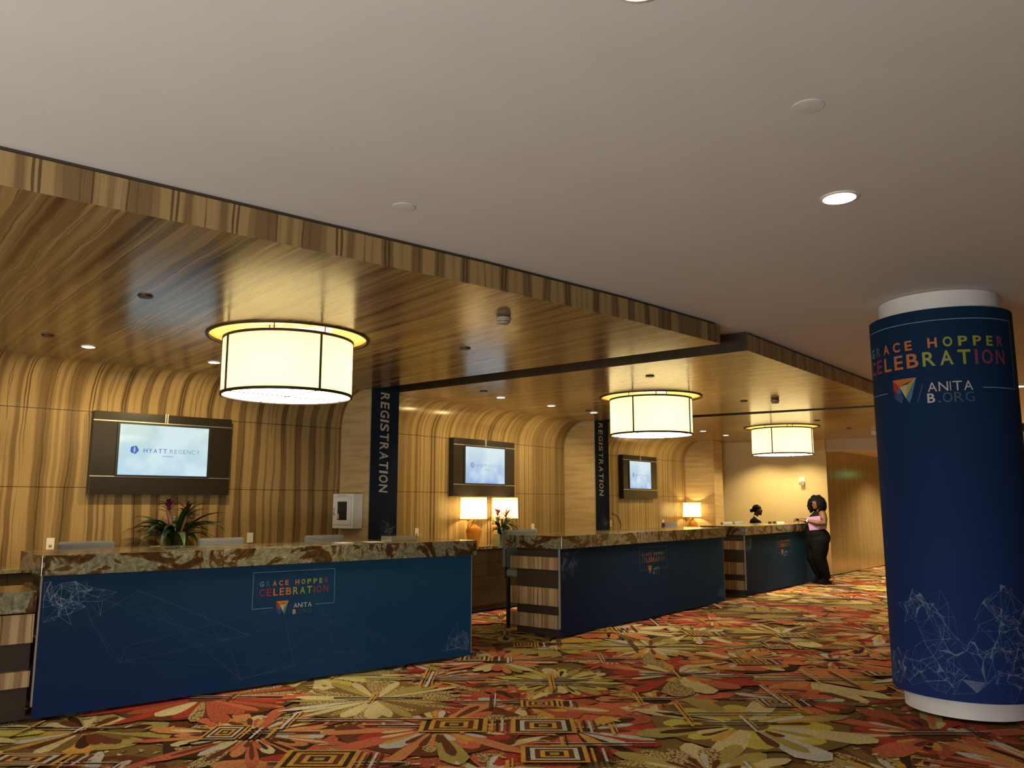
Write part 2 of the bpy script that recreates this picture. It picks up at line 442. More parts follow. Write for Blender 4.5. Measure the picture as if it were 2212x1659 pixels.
    for (x, y) in pts + [(p[0] + rng.uniform(-.5, .5), p[1] + rng.uniform(-.4, .4)) for p in pts[::2]]:
        t = rng.random(); up()
        L = rng.uniform(.35, 1.1); x0 = x - L * rng.uniform(.2, .8)
        rect(x0, x0 + L, y, y + .026, BK); rect(x0, x0 + L, y + .030, y + .042, GR); rect(x0 + .1, x0 + L * .8, y - .022, y - .012, GR)
        up(); Ly = rng.uniform(.2, .7); xx = x + rng.uniform(-.3, .3)
        rect(xx, xx + .024, y - Ly * .5, y + Ly * .5, rng.choice((RB, GO, GR, GO))); rect(xx + .036, xx + .048, y - Ly * .3, y + Ly * .6, rng.choice((GR, GO, BK)))
        if t < .24:
            fx, fy = x + rng.uniform(-.25, .2), y + rng.uniform(-.2, .15); w_, h_ = rng.uniform(.12, .24), rng.uniform(.10, .19)
            for q, mi in ((1, GO), (.86, BK), (.72, rng.choice((GR, GO))), (.58, RB), (.42, GO), (.28, BK), (.14, OL)):
                lev[0] += .5; rect(fx - w_ * q, fx + w_ * q, fy - h_ * q, fy + h_ * q, mi)
            for q in range(4): rect(fx + w_ * 1.1 + q * .035, fx + w_ * 1.1 + q * .035 + .018, fy - h_ * .9, fy + h_ * .7, (GO, BK, GR, RB)[q])
    k = 0.0278 / (max(v[2] for v in mb.v) + 2)          # the layers of the pattern share the thickness of the pile
    mb.v = [(v[0], v[1], -0.0285 + v[2] * k if v[2] > 0 else v[2]) for v in mb.v]
    o = mb.build('floor', CP); struct(o)
    return o
build_floor()

# ------------------------------------------------------------------ bay shells: wall, cove and soffit in zebra veneer
def shell(name, B, x0, x1, mat, uo=0.0):
    mb = MB(); prof = [(0, 0, 0), (0, 1.675, 1.675), (0, ZS - RC, ZS - RC)]
    for k in range(1, 17):
        a = PI / 2 * k / 16
        prof.append((-RC * (1 - math.cos(a)), ZS - RC + RC * math.sin(a), ZS - RC + RC * a))
    b = len(mb.v); n = len(prof)
    for x in (x0, x1):
        for (y, z, v) in prof: mb.v.append((x, y, z))
    for i in range(n - 1):
        mb.f.append((i, n + i, n + i + 1, i + 1)); mb.mi.append(0)
        mb.uv.append([(x0 + uo, prof[i][2]), (x1 + uo, prof[i][2]), (x1 + uo, prof[i + 1][2]), (x0 + uo, prof[i + 1][2])])
    o = mb.build(name, mat, smooth=30, loc=B.w(0, 0, 0), rotz=B.a); struct(o); return o
shell('wall_back_near', B1, -7.5, 0.2, M['zebra'])
shell('wall_back_middle', B2, -4.4, 0.05, M['zebra_fine'], 20)
shell('wall_back_far', B3, -4.0, 0.05, M['zebra_fine'], 40)

LAMPS = [Vector((-1.919, 6.849)), Vector((1.853, 10.744)), Vector((5.009, 15.007))]
RH = 0.668
def soffit(name, B, outline, holes, mat, uo=0.0, dark=()):
    """slab hanging under the ceiling; outline in lobby coordinates, anticlockwise seen from above"""
    mb = MB(); bm = bmesh.new()
    def ring(pts):
        vs = [bm.verts.new((p[0], p[1], ZS)) for p in pts]
        return [bm.edges.new((vs[i], vs[(i + 1) % len(vs)])) for i in range(len(vs))]
    es = ring(outline)
    for h in holes: es += ring([(h.x + RH * math.cos(2 * PI * k / 64), h.y + RH * math.sin(2 * PI * k / 64)) for k in range(64)])
    bmesh.ops.triangle_fill(bm, use_beauty=True, use_dissolve=False, edges=es)
    V0 = ZS - RC + RC * PI / 2
    def uvp(p):
        x, y = B.loc(p); return (x + uo, V0 + (-RC - y))
    for f in bm.faces:
        c = [v.co.copy() for v in f.verts]
        nrm = (c[1] - c[0]).cross(c[2] - c[0])
        if nrm.z > 0: c = c[::-1]
        mb.face(c, [uvp(p) for p in c])
    bm.free()
    n = len(outline); acc = 0
    for i in range(n):
        a, b = outline[i], outline[(i + 1) % n]; L = math.hypot(b[0] - a[0], b[1] - a[1])
        u0 = uvp(a)[0]; u1 = uvp(b)[0]
        if abs(u1 - u0) < 0.3 * L: u0, u1 = uvp(a)[1], uvp(b)[1]
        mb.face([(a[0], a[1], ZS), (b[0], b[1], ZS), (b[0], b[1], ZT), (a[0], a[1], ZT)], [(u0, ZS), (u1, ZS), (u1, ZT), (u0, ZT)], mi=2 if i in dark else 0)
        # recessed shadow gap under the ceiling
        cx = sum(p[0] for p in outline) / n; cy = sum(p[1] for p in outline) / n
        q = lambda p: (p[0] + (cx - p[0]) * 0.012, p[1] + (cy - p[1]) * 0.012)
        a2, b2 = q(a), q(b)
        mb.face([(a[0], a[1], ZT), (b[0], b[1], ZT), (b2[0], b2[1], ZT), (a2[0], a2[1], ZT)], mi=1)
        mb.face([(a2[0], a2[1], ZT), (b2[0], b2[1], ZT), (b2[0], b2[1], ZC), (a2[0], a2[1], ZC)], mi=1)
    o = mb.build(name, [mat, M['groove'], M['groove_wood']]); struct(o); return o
FA = (-1.744, 9.955); FB = (-1.452, 10.28)
H2 = (1.402, 13.792); H2R = (1.402 + .43 * B2.x.x, 13.792 + .43 * B2.x.y)
H3 = (4.483, 18.072); H3R = (4.483 + .444 * B3.x.x, 18.072 + .444 * B3.x.y)
KC = Vector((6.9, 17.85)); ED = Vector((math.cos(R(152)), math.sin(R(152))))       # corner of the end wall, its direction
w2 = lambda B, x, y: tuple(B.w(x, y)[:2])
soffit('ceiling_soffit_near', B1, [(-5.2, 1.0), (-3.7, 2.33), (-2.31, 3.46), (-1.372, 4.215), (-0.142, 5.225), (0.9, 6.15), (1.862, 7.1), FA, w2(B1, 0.05, -RC), w2(B1, -7.5, -RC)],
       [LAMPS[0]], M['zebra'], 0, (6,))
ex = (5.50, 11.47)
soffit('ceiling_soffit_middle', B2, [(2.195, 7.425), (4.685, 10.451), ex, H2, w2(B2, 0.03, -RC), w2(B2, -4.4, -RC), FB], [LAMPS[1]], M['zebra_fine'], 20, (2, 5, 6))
q0 = (5.66, 11.66)
soffit('ceiling_soffit_far', B3, [q0, (10.2, 17.2), tuple(KC - ED * 3.2), tuple(KC), tuple(KC + ED * 2.4), H3, w2(B3, 0.03, -RC), w2(B3, -4.0, -RC), H2R], [LAMPS[2]], M['zebra_fine'], 40, (7, 8))
# fins between the bays
def fin(name, poly, top=ZC - 0.01):
    mb = MB(); mb.prism(poly, 0, top)
    struct(mb.build(name, M['fin']))
fin('wall_divider_near', [FA, FB, w2(B2, -3.86, 0.3), w2(B1, 0.0, 0.3)])
fin('wall_divider_middle', [H2, H2R, w2(B2, 0.43, 0.3), w2(B2, 0, 0.3)])
fin('wall_divider_far', [H3, H3R, w2(B3, 0.444, 1.2), w2(B3, 0, 0.3)], ZS - 0.003)
# end wall, header beam, passage beyond
def quad_wall(name, a, b, z0, z1, mat, th=0.0):
    mb = MB(); d = (Vector(b) - Vector(a)); n = Vector((-d.y, d.x)).normalized() * th; L = d.length
    if th: mb.prism([tuple(a), tuple(b), (b[0] + n.x, b[1] + n.y), (a[0] + n.x, a[1] + n.y)], z0, z1)
    else: mb.face([(a[0], a[1], z0), (b[0], b[1], z0), (b[0], b[1], z1), (a[0], a[1], z1)], [(0, z0), (L, z0), (L, z1), (0, z1)])
    return struct(mb.build(name, mat))
E1 = KC + ED * 3.4
G1 = KC + Vector((math.cos(R(50)), math.sin(R(50)))) * 8.5
quad_wall('wall_end', E1, KC, 0, ZS + .05, M['endwall'])
quad_wall('wall_passage', KC, G1, 0, 2.75, M['glosswall'])
hdr = KC - ED * 4.6
struct(MB().prism([tuple(KC + Vector((.012, .002))), tuple(hdr), tuple(hdr + Vector((.1, .22))), tuple(KC + Vector((.14, .18)))], 2.655, ZS + 0.02).build('trim_1', M['paint']))
mb = MB(); g2 = G1 - ED * 6
mb.face([(KC.x, KC.y, 2.70), (hdr.x, hdr.y, 2.70), (g2.x, g2.y, 2.70), (G1.x, G1.y, 2.70)][::-1]); struct(mb.build('ceiling_passage', M['paint']))
quad_wall('wall_passage_end', G1, G1 - ED * 6, 0, 2.75, M['endwall'])
# main ceiling and the remaining walls of the lobby (out of view)
mb = MB(); mb.face([(-12, -7, ZC), (-12, 27, ZC), (18, 27, ZC), (18, -7, ZC)]); struct(mb.build('ceiling', M['ceiling']))
quad_wall('wall_right', (13.5, -1.9), (13.5, 20), 0, ZC, M['endwall'])
quad_wall('wall_left', (-9.0, 9.0), (-9.0, -1.9), 0, ZC, M['paint'])
mb = MB()
for (x0, x1, z0, z1) in ((-9, -6.2, 0, ZC), (-.4, 13.5, 0, ZC), (-6.2, -.4, 0, .12), (-6.2, -.4, 2.85, ZC)): mb.face([(x0, -1.9, z0), (x1, -1.9, z0), (x1, -1.9, z1), (x0, -1.9, z1)])
struct(mb.build('wall_rear', M['paint']))
mb = MB()
for x in (-6.2, -4.75, -3.3, -1.85, -.45): mb.box(x, x + .05, -1.94, -1.86, .12, 2.85)
for z in (.12, 2.8): mb.box(-6.2, -.4, -1.94, -1.86, z, z + .05)
struct(mb.build('window_1', M['metal']))  # assumed glazing outside the view, as source of the daylight

# ------------------------------------------------------------------ pendants
def shade_mat():
    t = NT('cream_linen_shade'); tr = t.n('ShaderNodeBsdfTranslucent'); tr.inputs[0].default_value = (0.22, 0.20, 0.13, 1)
    e = t.n('ShaderNodeEmission'); e.inputs[0].default_value = (1.0, 0.86, 0.50, 1); e.inputs[1].default_value = 0.44
    a = t.n('ShaderNodeAddShader'); t.l(tr.outputs[0], a.inputs[0]); t.l(e.outputs[0], a.inputs[1]); t.l(a.outputs[0], t.out.inputs[0])
    return t.m
M['shade'] = shade_mat()
M['diffuser'] = emis('white_diffuser', (1.0, 0.84, 0.56, 1), 11.0)
M['recess'] = plain('recess_paint', (0.62, 0.44, 0.17, 1), 0.6)
M['recess_lamp'] = emis('recess_lamp_strip', (1.0, 0.80, 0.42, 1), 2.6)
RS, ZST, ZSB = 0.54, 2.885, 2.405
def pendant(c, label, turn, beam):
    t = thing('drum_pendant', label, 'pendant lamp', (c.x, c.y, ZSB), turn, 'drum pendants under the wood soffits')
    zr = ZS - ZSB; zt = ZST - ZSB
    MB().lathe([(RH + .012, zr - .004), (RH + .012, zr - .014), (RH - .012, zr - .014), (RH - .012, zr + .01)], 64).build('recess_trim', M['frame'], t, smooth=40)
    MB().lathe([(RH, zr - .003), (RH, zr + .16), (0.001, zr + .16)], 64).build('recess', M['recess'], t, smooth=40)
    f = MB()
    for k in range(4): f.box(-.30 + k * .16, -.18 + k * .16, .18, .24, zr + .09, zr + .13)
    f.build('recess_lamp', M['recess_lamp'], t)
    MB().lathe([(RS, .012), (RS, zt - .012)], 72).build('shade', M['shade'], t, smooth=True)
    for z in (0.0, zt - .014):
        MB().lathe([(RS + .007, z), (RS + .007, z + .022), (RS - .010, z + .022), (RS - .010, z)], 72, closed=True).build('rim', M['frame'], t, smooth=40)
    for k in range(4):
        a = PI / 4 + k * PI / 2; c_, s_ = math.cos(a), math.sin(a)
        MB().tube([((RS + .004) * c_, (RS + .004) * s_, .01), ((RS + .004) * c_, (RS + .004) * s_, zt - .01)], .010, 8).build('rib', M['frame'], t)
    d = MB(); d.lathe([(RS - .012, .010), (0.001, .010)], 72); d.build('diffuser', M['diffuser'], t)
    sr = MB()
    for k in range(2):
        a = PI / 4 + k * PI / 2; c_, s_ = math.cos(a) * (RS - .01), math.sin(a) * (RS - .01)
        sr.tube([(-c_, -s_, .007), (c_, s_, .007)], .0035, 6)
    sr.build('diffuser_seam', M['frame'], t)
    for k in range(3):
        st = MB(); a = 0.4 + k * 2 * PI / 3; st.tube([(.3 * math.cos(a), .3 * math.sin(a), zt - .02), (.3 * math.cos(a), .3 * math.sin(a), zr + .16)], .006, 6); st.build('hanger', M['frame'], t)
    for k in range(4):
        a = k * PI / 2; point_light('bulb', (.27 * math.cos(a), .27 * math.sin(a), .26), 13, WARM2, .09, t)
    spot_light('lamp_beam', (0, 0, -.02), beam, WARM2, 150, .3, t, .35)
    return t
pendant(LAMPS[0], 'nearest drum pendant, largest in view, under the soffit left of the smoke detector', R(-2), 60)
pendant(LAMPS[1], 'middle drum pendant, hanging in front of the second registration banner', R(11), 70)
pendant(LAMPS[2], 'farthest drum pendant, above the two women at the far desk', R(8), 480)

# ------------------------------------------------------------------ recessed downlights, sprinkler covers, detectors
M['lens'] = emis('downlight_lens', (1.0, 0.90, 0.72, 1), 7.0)
M['trimring'] = plain('white_trim', (0.75, 0.70, 0.62, 1), 0.4)
def downlight(x, y, z, r, power, label, angle=95, col=WARM2, group='recessed downlights', aim=None):
    t = thing('downlight', label, 'downlight', (x, y, z), 0, group)
    MB().lathe([(r * 1.16, -.001), (r * 1.16, -.006), (r, -.009), (r, -.001)], 40).build('trim_ring', M['trimring'], t, smooth=40)
    MB().lathe([(r * 1.005, -.004), (.001, -.004)], 40).build('lens', M['lens'], t)
    if power:
        sp = spot_light('downlight_beam', (0, 0, -.03), power, col, angle, r * .8, t)
        if aim: sp.rotation_euler = Vector(aim).to_track_quat('-Z', 'Y').to_euler()      # tilted towards the wall it washes
    return t
downlight(1.733, 4.095, ZC, .083, 40, 'single round downlight in the plain ceiling, up and left of the blue column')
downlight(0.398, 2.312, ZC, .083, 40, 'round downlight in the plain ceiling, cut off by the top of the picture')
downlight(6.974, 11.002, ZC, .083, 110, 'small distant ceiling downlight just right of the blue column')
for p, pw in (((5.3, 8.3), 80), ((9.3, 13.6), 480), ((10.6, 15.6), 620)):  # unseen spots without fixtures, added to brighten the far part of the lobby
    spot_light('lobby_fill_spot', (p[0], p[1], ZC - .03), pw, WARM2, 130, .08)
for p in ((-1.0, .6), (-3.4, -1.0), (2.4, -.9), (4.4, 1.6)):  # more unseen spots outside the view, added as fill for carpet and ceiling
    spot_light('lobby_fill_spot', (p[0], p[1], ZC - .03), 30, WARM2, 120, .08)
for x, y, lab, pw in ((-3.846, 7.221, 'lit soffit downlight above and left of the near wall screen', 88), (-3.001, 8.041, 'lit soffit downlight just left of the nearest drum pendant', 88),
                  (-0.149, 10.744, 'lit soffit downlight above the middle wall screen, leftmost of its row of three', 78), (0.571, 11.665, 'lit soffit downlight, middle of the row of three over the middle wall screen', 78),
                  (1.278, 12.56, 'lit soffit downlight close to the top of the second registration banner', 78), (3.733, 15.773, 'lit soffit downlight between the middle and farthest pendants, left of two', 78),
                  (4.427, 16.731, 'lit soffit downlight nearest the far end wall, left of the farthest pendant', 78)):
    bay = B1 if y < 9 else B2 if y < 14 else B3
    downlight(x, y, ZS, .055, pw, lab, 112, aim=(bay.y.x * 1.0, bay.y.y * 1.0, -.95))
spot_light('assumed_soffit_spot', tuple(B1.w(-4.0, -.95, ZS - .03)), 55, WARM, 100, .05)  # assumed spots left of the view, no fixtures, for the warm wall glow
spot_light('assumed_soffit_spot', tuple(B1.w(-5.0, -.95, ZS - .03)), 55, WARM, 100, .05)
M['cover'] = plain('dark_cover_plate', (0.045, 0.028, 0.014, 1), 0.45)
def cover(x, y, z, mat, label, r=.045, drop=.012):
    t = thing('sprinkler_cover', label, 'sprinkler cover', (x, y, z), 0, 'sprinkler covers')
    MB().lathe([(r * 1.15, -.0005), (r * 1.15, -.003), (r * .9, -.003)], 32).build('gap_ring', M['black'] if mat != M['ceiling'] else M['ceiling'], t)
    MB().lathe([(r, -.003), (r, -drop), (.001, -drop - .002)], 32).build('plate', mat, t, smooth=40)
    return t
for x, y, lab in ((-2.524, 5.425, 'dark sprinkler cover on the near soffit, left of the reflection of the nearest pendant'),
                  (-3.939, 6.733, 'dark sprinkler cover on the near soffit at the far left, above the cove'),
                  (-0.43, 7.309, 'dark sprinkler cover on the near soffit below the smoke detector'),
                  (-0.358, 10.163, 'dark sprinkler cover at the left of the middle soffit, left of a row of downlights'),
                  (1.541, 8.931, 'dark sprinkler cover straight above the middle pendant'),
                  (1.168, 12.309, 'dark sprinkler cover beside the downlight near the second banner'),
                  (3.215, 11.135, 'dark sprinkler cover left of the farther smoke detector'),
                  (5.204, 13.753, 'dark sprinkler cover just right of the farthest pendant'),
                  (6.35, 15.2, 'dark sprinkler cover nearest the pale header beam')):
    cover(x, y, ZS, M['cover'], lab)
cover(-0.592, 4.236, ZC, M['ceiling'], 'white concealed sprinkler cover on the plain ceiling over the wood fascia', .055, .0035)
cover(1.209, 3.107, ZC, M['ceiling'], 'white concealed sprinkler cover on the plain ceiling, above the downlight', .055, .0035)
M['det_body'] = plain('detector_body', (0.34, 0.29, 0.24, 1), 0.45); M['det_base'] = plain('detector_base', (0.075, 0.045, 0.035, 1), 0.5)
def detector(x, y, label):
    t = thing('smoke_detector', label, 'smoke detector', (x, y, ZS), 0, 'smoke detectors')
    MB().lathe([(.050, -.001), (.052, -.010)], 32).build('base', M['det_base'], t, smooth=40)
    MB().lathe([(.052, -.010), (.059, -.014), (.059, -.026), (.052, -.034), (.049, -.042)], 32).build('body', M['det_body'], t, smooth=40)
    MB().lathe([(.043, -.041), (.043, -.050)], 32).build('sensing_slot', M['black'], t)
    MB().lathe([(.049, -.047), (.047, -.054), (.040, -.060), (.001, -.063)], 32).build('cap', M['det_body'], t, smooth=40)
detector(-0.064, 6.034, 'smoke detector on the near soffit, right of the nearest pendant')
detector(3.581, 10.936, 'smoke detector on the middle soffit, above the farthest pendant')

# ------------------------------------------------------------------ printed line web (fine triangles of pale ink)
def web(mb, pts, maxd, width, y, rng, mi=0, fn=None, keep=0.75, fill=True):
    for i in range(len(pts)):
        near = sorted(range(len(pts)), key=lambda j: (pts[i][0] - pts[j][0]) ** 2 + (pts[i][1] - pts[j][1]) ** 2)[1:24]
        for j in near[:3] + rng.sample(near[3:], min(4, len(near[3:]))):
            if j <= i and rng.random() < .7: continue
            a, b = pts[i], pts[j]; L = math.hypot(b[0] - a[0], b[1] - a[1])
            if L > maxd or L < 1e-4 or rng.random() > keep: continue
            wd = width * rng.uniform(.5, 1.6); nx, ny = -(b[1] - a[1]) / L * wd, (b[0] - a[0]) / L * wd
            n = max(1, int(L / .06))
            for k in range(n):
                p = (a[0] + (b[0] - a[0]) * k / n, a[1] + (b[1] - a[1]) * k / n); q = (a[0] + (b[0] - a[0]) * (k + 1) / n, a[1] + (b[1] - a[1]) * (k + 1) / n)
                yy = y - rng.random() * .0004
                f = [(p[0] - nx, yy, p[1] - ny), (q[0] - nx, yy, q[1] - ny), (q[0] + nx, yy, q[1] + ny), (p[0] + nx, yy, p[1] + ny)]
                mb.face([fn(v) if fn else v for v in f], mi=mi)
    for i in range(0, len(pts) - 2, 5):
        near = sorted(range(len(pts)), key=lambda j: (pts[i][0] - pts[j][0]) ** 2 + (pts[i][1] - pts[j][1]) ** 2)[1:3]
        t = [pts[i], pts[near[0]], pts[near[1]]]
        if max(math.hypot(t[0][0] - q[0], t[0][1] - q[1]) for q in t[1:]) < maxd * .6:
            if fill: facet(mb, [(p[0], y + .0004, p[1]) for p in t], mi, fn or (lambda q: q), 2 if fn else 0)
    for p in pts:
        if rng.random() < .5:
            r = width * rng.uniform(1.5, 3.2)
            f = [(p[0] + r * math.cos(k * PI / 3), y - .0006, p[1] + r * math.sin(k * PI / 3)) for k in range(6)]
            mb.face([fn(v) if fn else v for v in f], mi=mi)
INKS = list(INK.values()); IX = {k: i for i, k in enumerate(INK)}
def ix(*names): return [IX[n] for n in names]
GH = ix('ice', 'grey', 'orange', 'orange', 'orange', 'white', 'orange', 'lime', 'lime', 'lime', 'lime', 'pink')
CE = ix('red', 'red', 'orange', 'orange', 'orange', 'lime', 'lime', 'lime', 'pink', 'pink', 'pink')
def event_mark(parent, X, Z, y, fn=None, frame=(1.571, 2.334, .629, .932), gaps=(1.756, 2.15), lw=.0035, sides=True):
    """frame, two coloured lines of lettering, faceted mark, slash and sponsor words; X,Z map design coordinates"""
    mb = MB()
    P = lambda x, z: (X(x), y, Z(z))
    def put(text, x0, x1, z0, z1, mis, bold, gap):
        word(mb, text, X(x0), X(x1), Z(z0), Z(z1), y, mis, bold, gap, fn)
    put('GRACE HOPPER', 1.633, 2.268, .811, .854, GH, .026, .62)
    put('CELEBRATION', 1.631, 2.271, .729, .791, CE, .016, .34)
    mb.build('event_lettering', INKS, parent)
    mb = MB()
    def tri(pts, ink, dy=0.0):
        f = [(X(a), y - dy, Z(b)) for a, b in pts]; mb.face([fn(v) if fn else v for v in f], mi=IX[ink])
    x0, x1, zt, zb = 1.785, 1.898, .682, .566
    T = lambda u, v: (x0 + (x1 - x0) * u, zb + (zt - zb) * v)
    tri([T(0, 1), T(.30, .70), T(.95, .95), T(1, 1)], 'orange'); tri([T(0, 1), T(.02, .62), T(.30, .70)], 'scarlet')
    tri([T(.02, .62), T(.05, .25), T(.16, .45)], 'maroon'); tri([T(.02, .62), T(.16, .45), T(.30, .70)], 'scarlet')
    tri([T(.30, .70), T(.62, .76), T(.55, .22)], 'cream'); tri([T(.62, .76), T(1, 1), T(.70, .50), T(.55, .22)], 'yellow')
    tri([T(.30, .70), T(.16, .45), T(.38, .42)], 'skyblue'); tri([T(.16, .45), T(.05, .25), T(.36, .05), T(.45, .25), T(.38, .42)], 'blue')
    tri([T(.55, .22), T(.70, .50), T(1, 1), T(.78, .22), T(.70, 0)], 'skyblue'); tri([T(.05, .25), T(.3, .0), T(.36, .05)], 'blue')
    mb.build('faceted_mark', INKS, parent)
    mb = MB()
    word(mb, 'ANITA', X(1.945), X(2.114), Z(.614), Z(.653), y, ix(*['white'] * 5), .0, .18, fn, .11)
    word(mb, 'B', X(1.938), X(1.968), Z(.563), Z(.602), y, ix('white'), .018, .2, fn)
    word(mb, '.ORG', X(1.977), X(2.116), Z(.563), Z(.602), y, ix(*['grey'] * 4), -.004, .22, fn)
    a = [(1.897, .571), (1.901, .571), (1.929, .648), (1.925, .648)]
    mb.face([(fn(v) if fn else v) for v in [(X(p), y, Z(q)) for p, q in a]], mi=IX['grey'])
    mb.build('sponsor_lettering', INKS, parent)
    mb = MB(); fx0, fx1, fz0, fz1 = frame
    def bar(xa, xb, za, zb_):
        n = max(1, int(abs(X(xb) - X(xa)) / .03))
        for k in range(n):
            pa, pb = xa + (xb - xa) * k / n, xa + (xb - xa) * (k + 1) / n
            f = [(X(pa), y, Z(za)), (X(pb), y, Z(za)), (X(pb), y, Z(zb_)), (X(pa), y, Z(zb_))]; mb.face([fn(v) if fn else v for v in f])
    bar(fx0, fx1, fz1 - lw, fz1); bar(fx0, gaps[0], fz0, fz0 + lw); bar(gaps[1], fx1, fz0, fz0 + lw)
    if sides: bar(fx0, fx0 + lw, fz0, fz1); bar(fx1 - lw, fx1, fz0, fz1)
    mb.build('thin_frame', M['print_line'], parent)

def facet(mb, pts, mi, fn, lev=3):
    def rec(a, b, c, k):
        if k == 0: mb.face([fn(a), fn(b), fn(c)], mi=mi); return
        m = lambda p, q: tuple((p[i] + q[i]) / 2 for i in range(3))
        ab, bc, ca = m(a, b), m(b, c), m(c, a)
        for t in ((a, ab, ca), (ab, b, bc), (ca, bc, c), (ab, bc, ca)): rec(*t, k - 1)
    for i in range(1, len(pts) - 1): rec(pts[0], pts[i], pts[i + 1], lev)

# ------------------------------------------------------------------ column with its printed wrap
def build_column():
    cx, cy, Rb, Rw = 3.426, 6.367, .430, .508
    t = thing('column', 'round white column wrapped in a blue printed banner, at the right edge', 'column', (cx, cy, 0))
    MB().lathe([(Rb, 0), (Rb, ZC - .003)], 96).build('shaft', M['white'], t, smooth=True)
    wr = MB(); n = 120; z0, z1 = .132, 2.958
    prof = [(Rw - .012, z0), (Rw, z0)] + [(Rw, z0 + (z1 - z0) * k / 12) for k in range(1, 12)] + [(Rw, z1), (Rw - .012, z1)]
    b = 0
    for r, z in prof:
        for j in range(n): wr.v.append((r * math.cos(2 * PI * j / n), r * math.sin(2 * PI * j / n), z))
    for i in range(len(prof) - 1):
        for j in range(n):
            wr.f.append((i * n + j, i * n + (j + 1) % n, (i + 1) * n + (j + 1) % n, (i + 1) * n + j)); wr.mi.append(0)
            va, vb = (prof[i][1] - z0) / (z1 - z0), (prof[i + 1][1] - z0) / (z1 - z0)
            wr.uv.append([(.6, va), (.6, va), (.6, vb), (.6, vb)])
    wrap = wr.build('banner_wrap', M['wrap'], t, smooth=40)
    # close the gap between shaft and wrap
    MB().lathe([(Rb + .001, z1 - .001), (Rw - .012, z1 - .001)], 96).build('top_spacer', M['black'], t)
    MB().lathe([(Rb + .001, z0 + .001), (Rw - .012, z0 + .001)], 96).build('bottom_spacer', M['black'], t)
    t0 = math.atan2(-cy, -cx)
    def fn(q):   # x = angle (degrees, rightwards), y = -height above the cloth, z = height
        a = t0 + R(q[0]); r = Rw - q[1]
        return (r * math.cos(a), r * math.sin(a), q[2])
    # design coordinates of the desk mark mapped to angle and height
    X = lambda x: -74.5 + (x - 1.631) / (2.271 - 1.631) * (54 + 74.5)
    Z = lambda z: 2.524 + (z - .729) / (.854 - .729) * (2.738 - 2.524)
    X2 = X
    def frame_bar(mb, xa, xb, za, zb):
        n = max(1, int(abs(xb - xa) / 3))
        for k in range(n):
            pa, pb = xa + (xb - xa) * k / n, xa + (xb - xa) * (k + 1) / n
            mb.face([fn(v) for v in [(pa, -.0018, za), (pb, -.0018, za), (pb, -.0018, zb), (pa, -.0018, zb)]])
    mb = MB()
    word(mb, 'GRACE HOPPER', -73.5, 54.0, 2.660, 2.735, -.0022, GH, .026, .62, fn)
    word(mb, 'CELEBRATION', -75.5, 54.5, 2.523, 2.632, -.0022, CE, .016, .34, fn)
    mb.build('event_lettering', INKS, wrap)
    mb = MB()
    def tri(pts, ink):
        facet(mb, [(-42 + 22 * a, -.0026, 2.258 + (2.448 - 2.258) * b) for a, b in pts], IX[ink], fn)
    tri([(0, 1), (.30, .70), (.95, .95), (1, 1)], 'orange'); tri([(0, 1), (.02, .62), (.30, .70)], 'scarlet')
    tri([(.02, .62), (.05, .25), (.16, .45)], 'maroon'); tri([(.02, .62), (.16, .45), (.30, .70)], 'scarlet')
    tri([(.30, .70), (.62, .76), (.55, .22)], 'cream'); tri([(.62, .76), (1, 1), (.70, .50), (.55, .22)], 'yellow')
    tri([(.30, .70), (.16, .45), (.38, .42)], 'skyblue'); tri([(.16, .45), (.05, .25), (.36, .02), (.45, .25), (.38, .42)], 'blue')
    tri([(.55, .22), (.70, .50), (1, 1), (.78, .22), (.68, 0)], 'skyblue')
    mb.build('faceted_mark', INKS, wrap)
    mb = MB()
    word(mb, 'ANITA', -11.6, 22.3, 2.330, 2.400, -.0022, ix(*['white'] * 5), .0, .18, fn, .11)
    word(mb, 'B', -12.4, -6.6, 2.248, 2.318, -.0022, ix('white'), .018, .2, fn)
    word(mb, '.ORG', -4.2, 22.8, 2.246, 2.318, -.0022, ix(*['grey'] * 4), -.004, .22, fn)
    mb.face([fn(v) for v in [(-20.7, -.0022, 2.253), (-20.0, -.0022, 2.253), (-14.9, -.0022, 2.392), (-15.6, -.0022, 2.392)]], mi=IX['grey'])
    mb.build('sponsor_lettering', INKS, wrap)
    mb = MB()
    frame_bar(mb, -80, 67.5, 2.864, 2.870); frame_bar(mb, -80, -49, 2.352, 2.358); frame_bar(mb, 30, 67.5, 2.346, 2.352)
    frame_bar(mb, 66.9, 67.5, 2.35, 2.868); frame_bar(mb, -80, -79.4, 2.35, 2.868)
    mb.build('thin_frame', M['print_line'], wrap)
    r2 = random.Random(5); pts = []
    for k in range(230):
        a = r2.uniform(-85, 100); top = .62 + .25 * math.sin(R(a * 2.2 + 40)) + (.12 if a > 15 else 0)
        pts.append((R(a) * Rw, .17 + (top - .1) * r2.betavariate(1.2, 1.5)))
    for k in range(130):
        a = r2.gauss(42, 16); pts.append((R(a) * Rw, r2.gauss(.48, .14)))
    for k in range(44): pts.append((R(r2.gauss(-33, 12)) * Rw, r2.gauss(.76, .07)))
    mb = MB()
    web(mb, pts, .42, .0008, -.0012, r2, fn=lambda q: fn((math.degrees(q[0] / Rw), q[1], q[2])))
    mb.build('web_print', M['print_pale'], wrap)
M['wrap'] = blue_print('blue_wrap_print', (0.008, 0.030, 0.080, 1), (0.020, 0.022, 0.170, 1), (0.002, 0.004, 0.006, 1), (0.010, 0.062, 0.140, 1))
build_column()

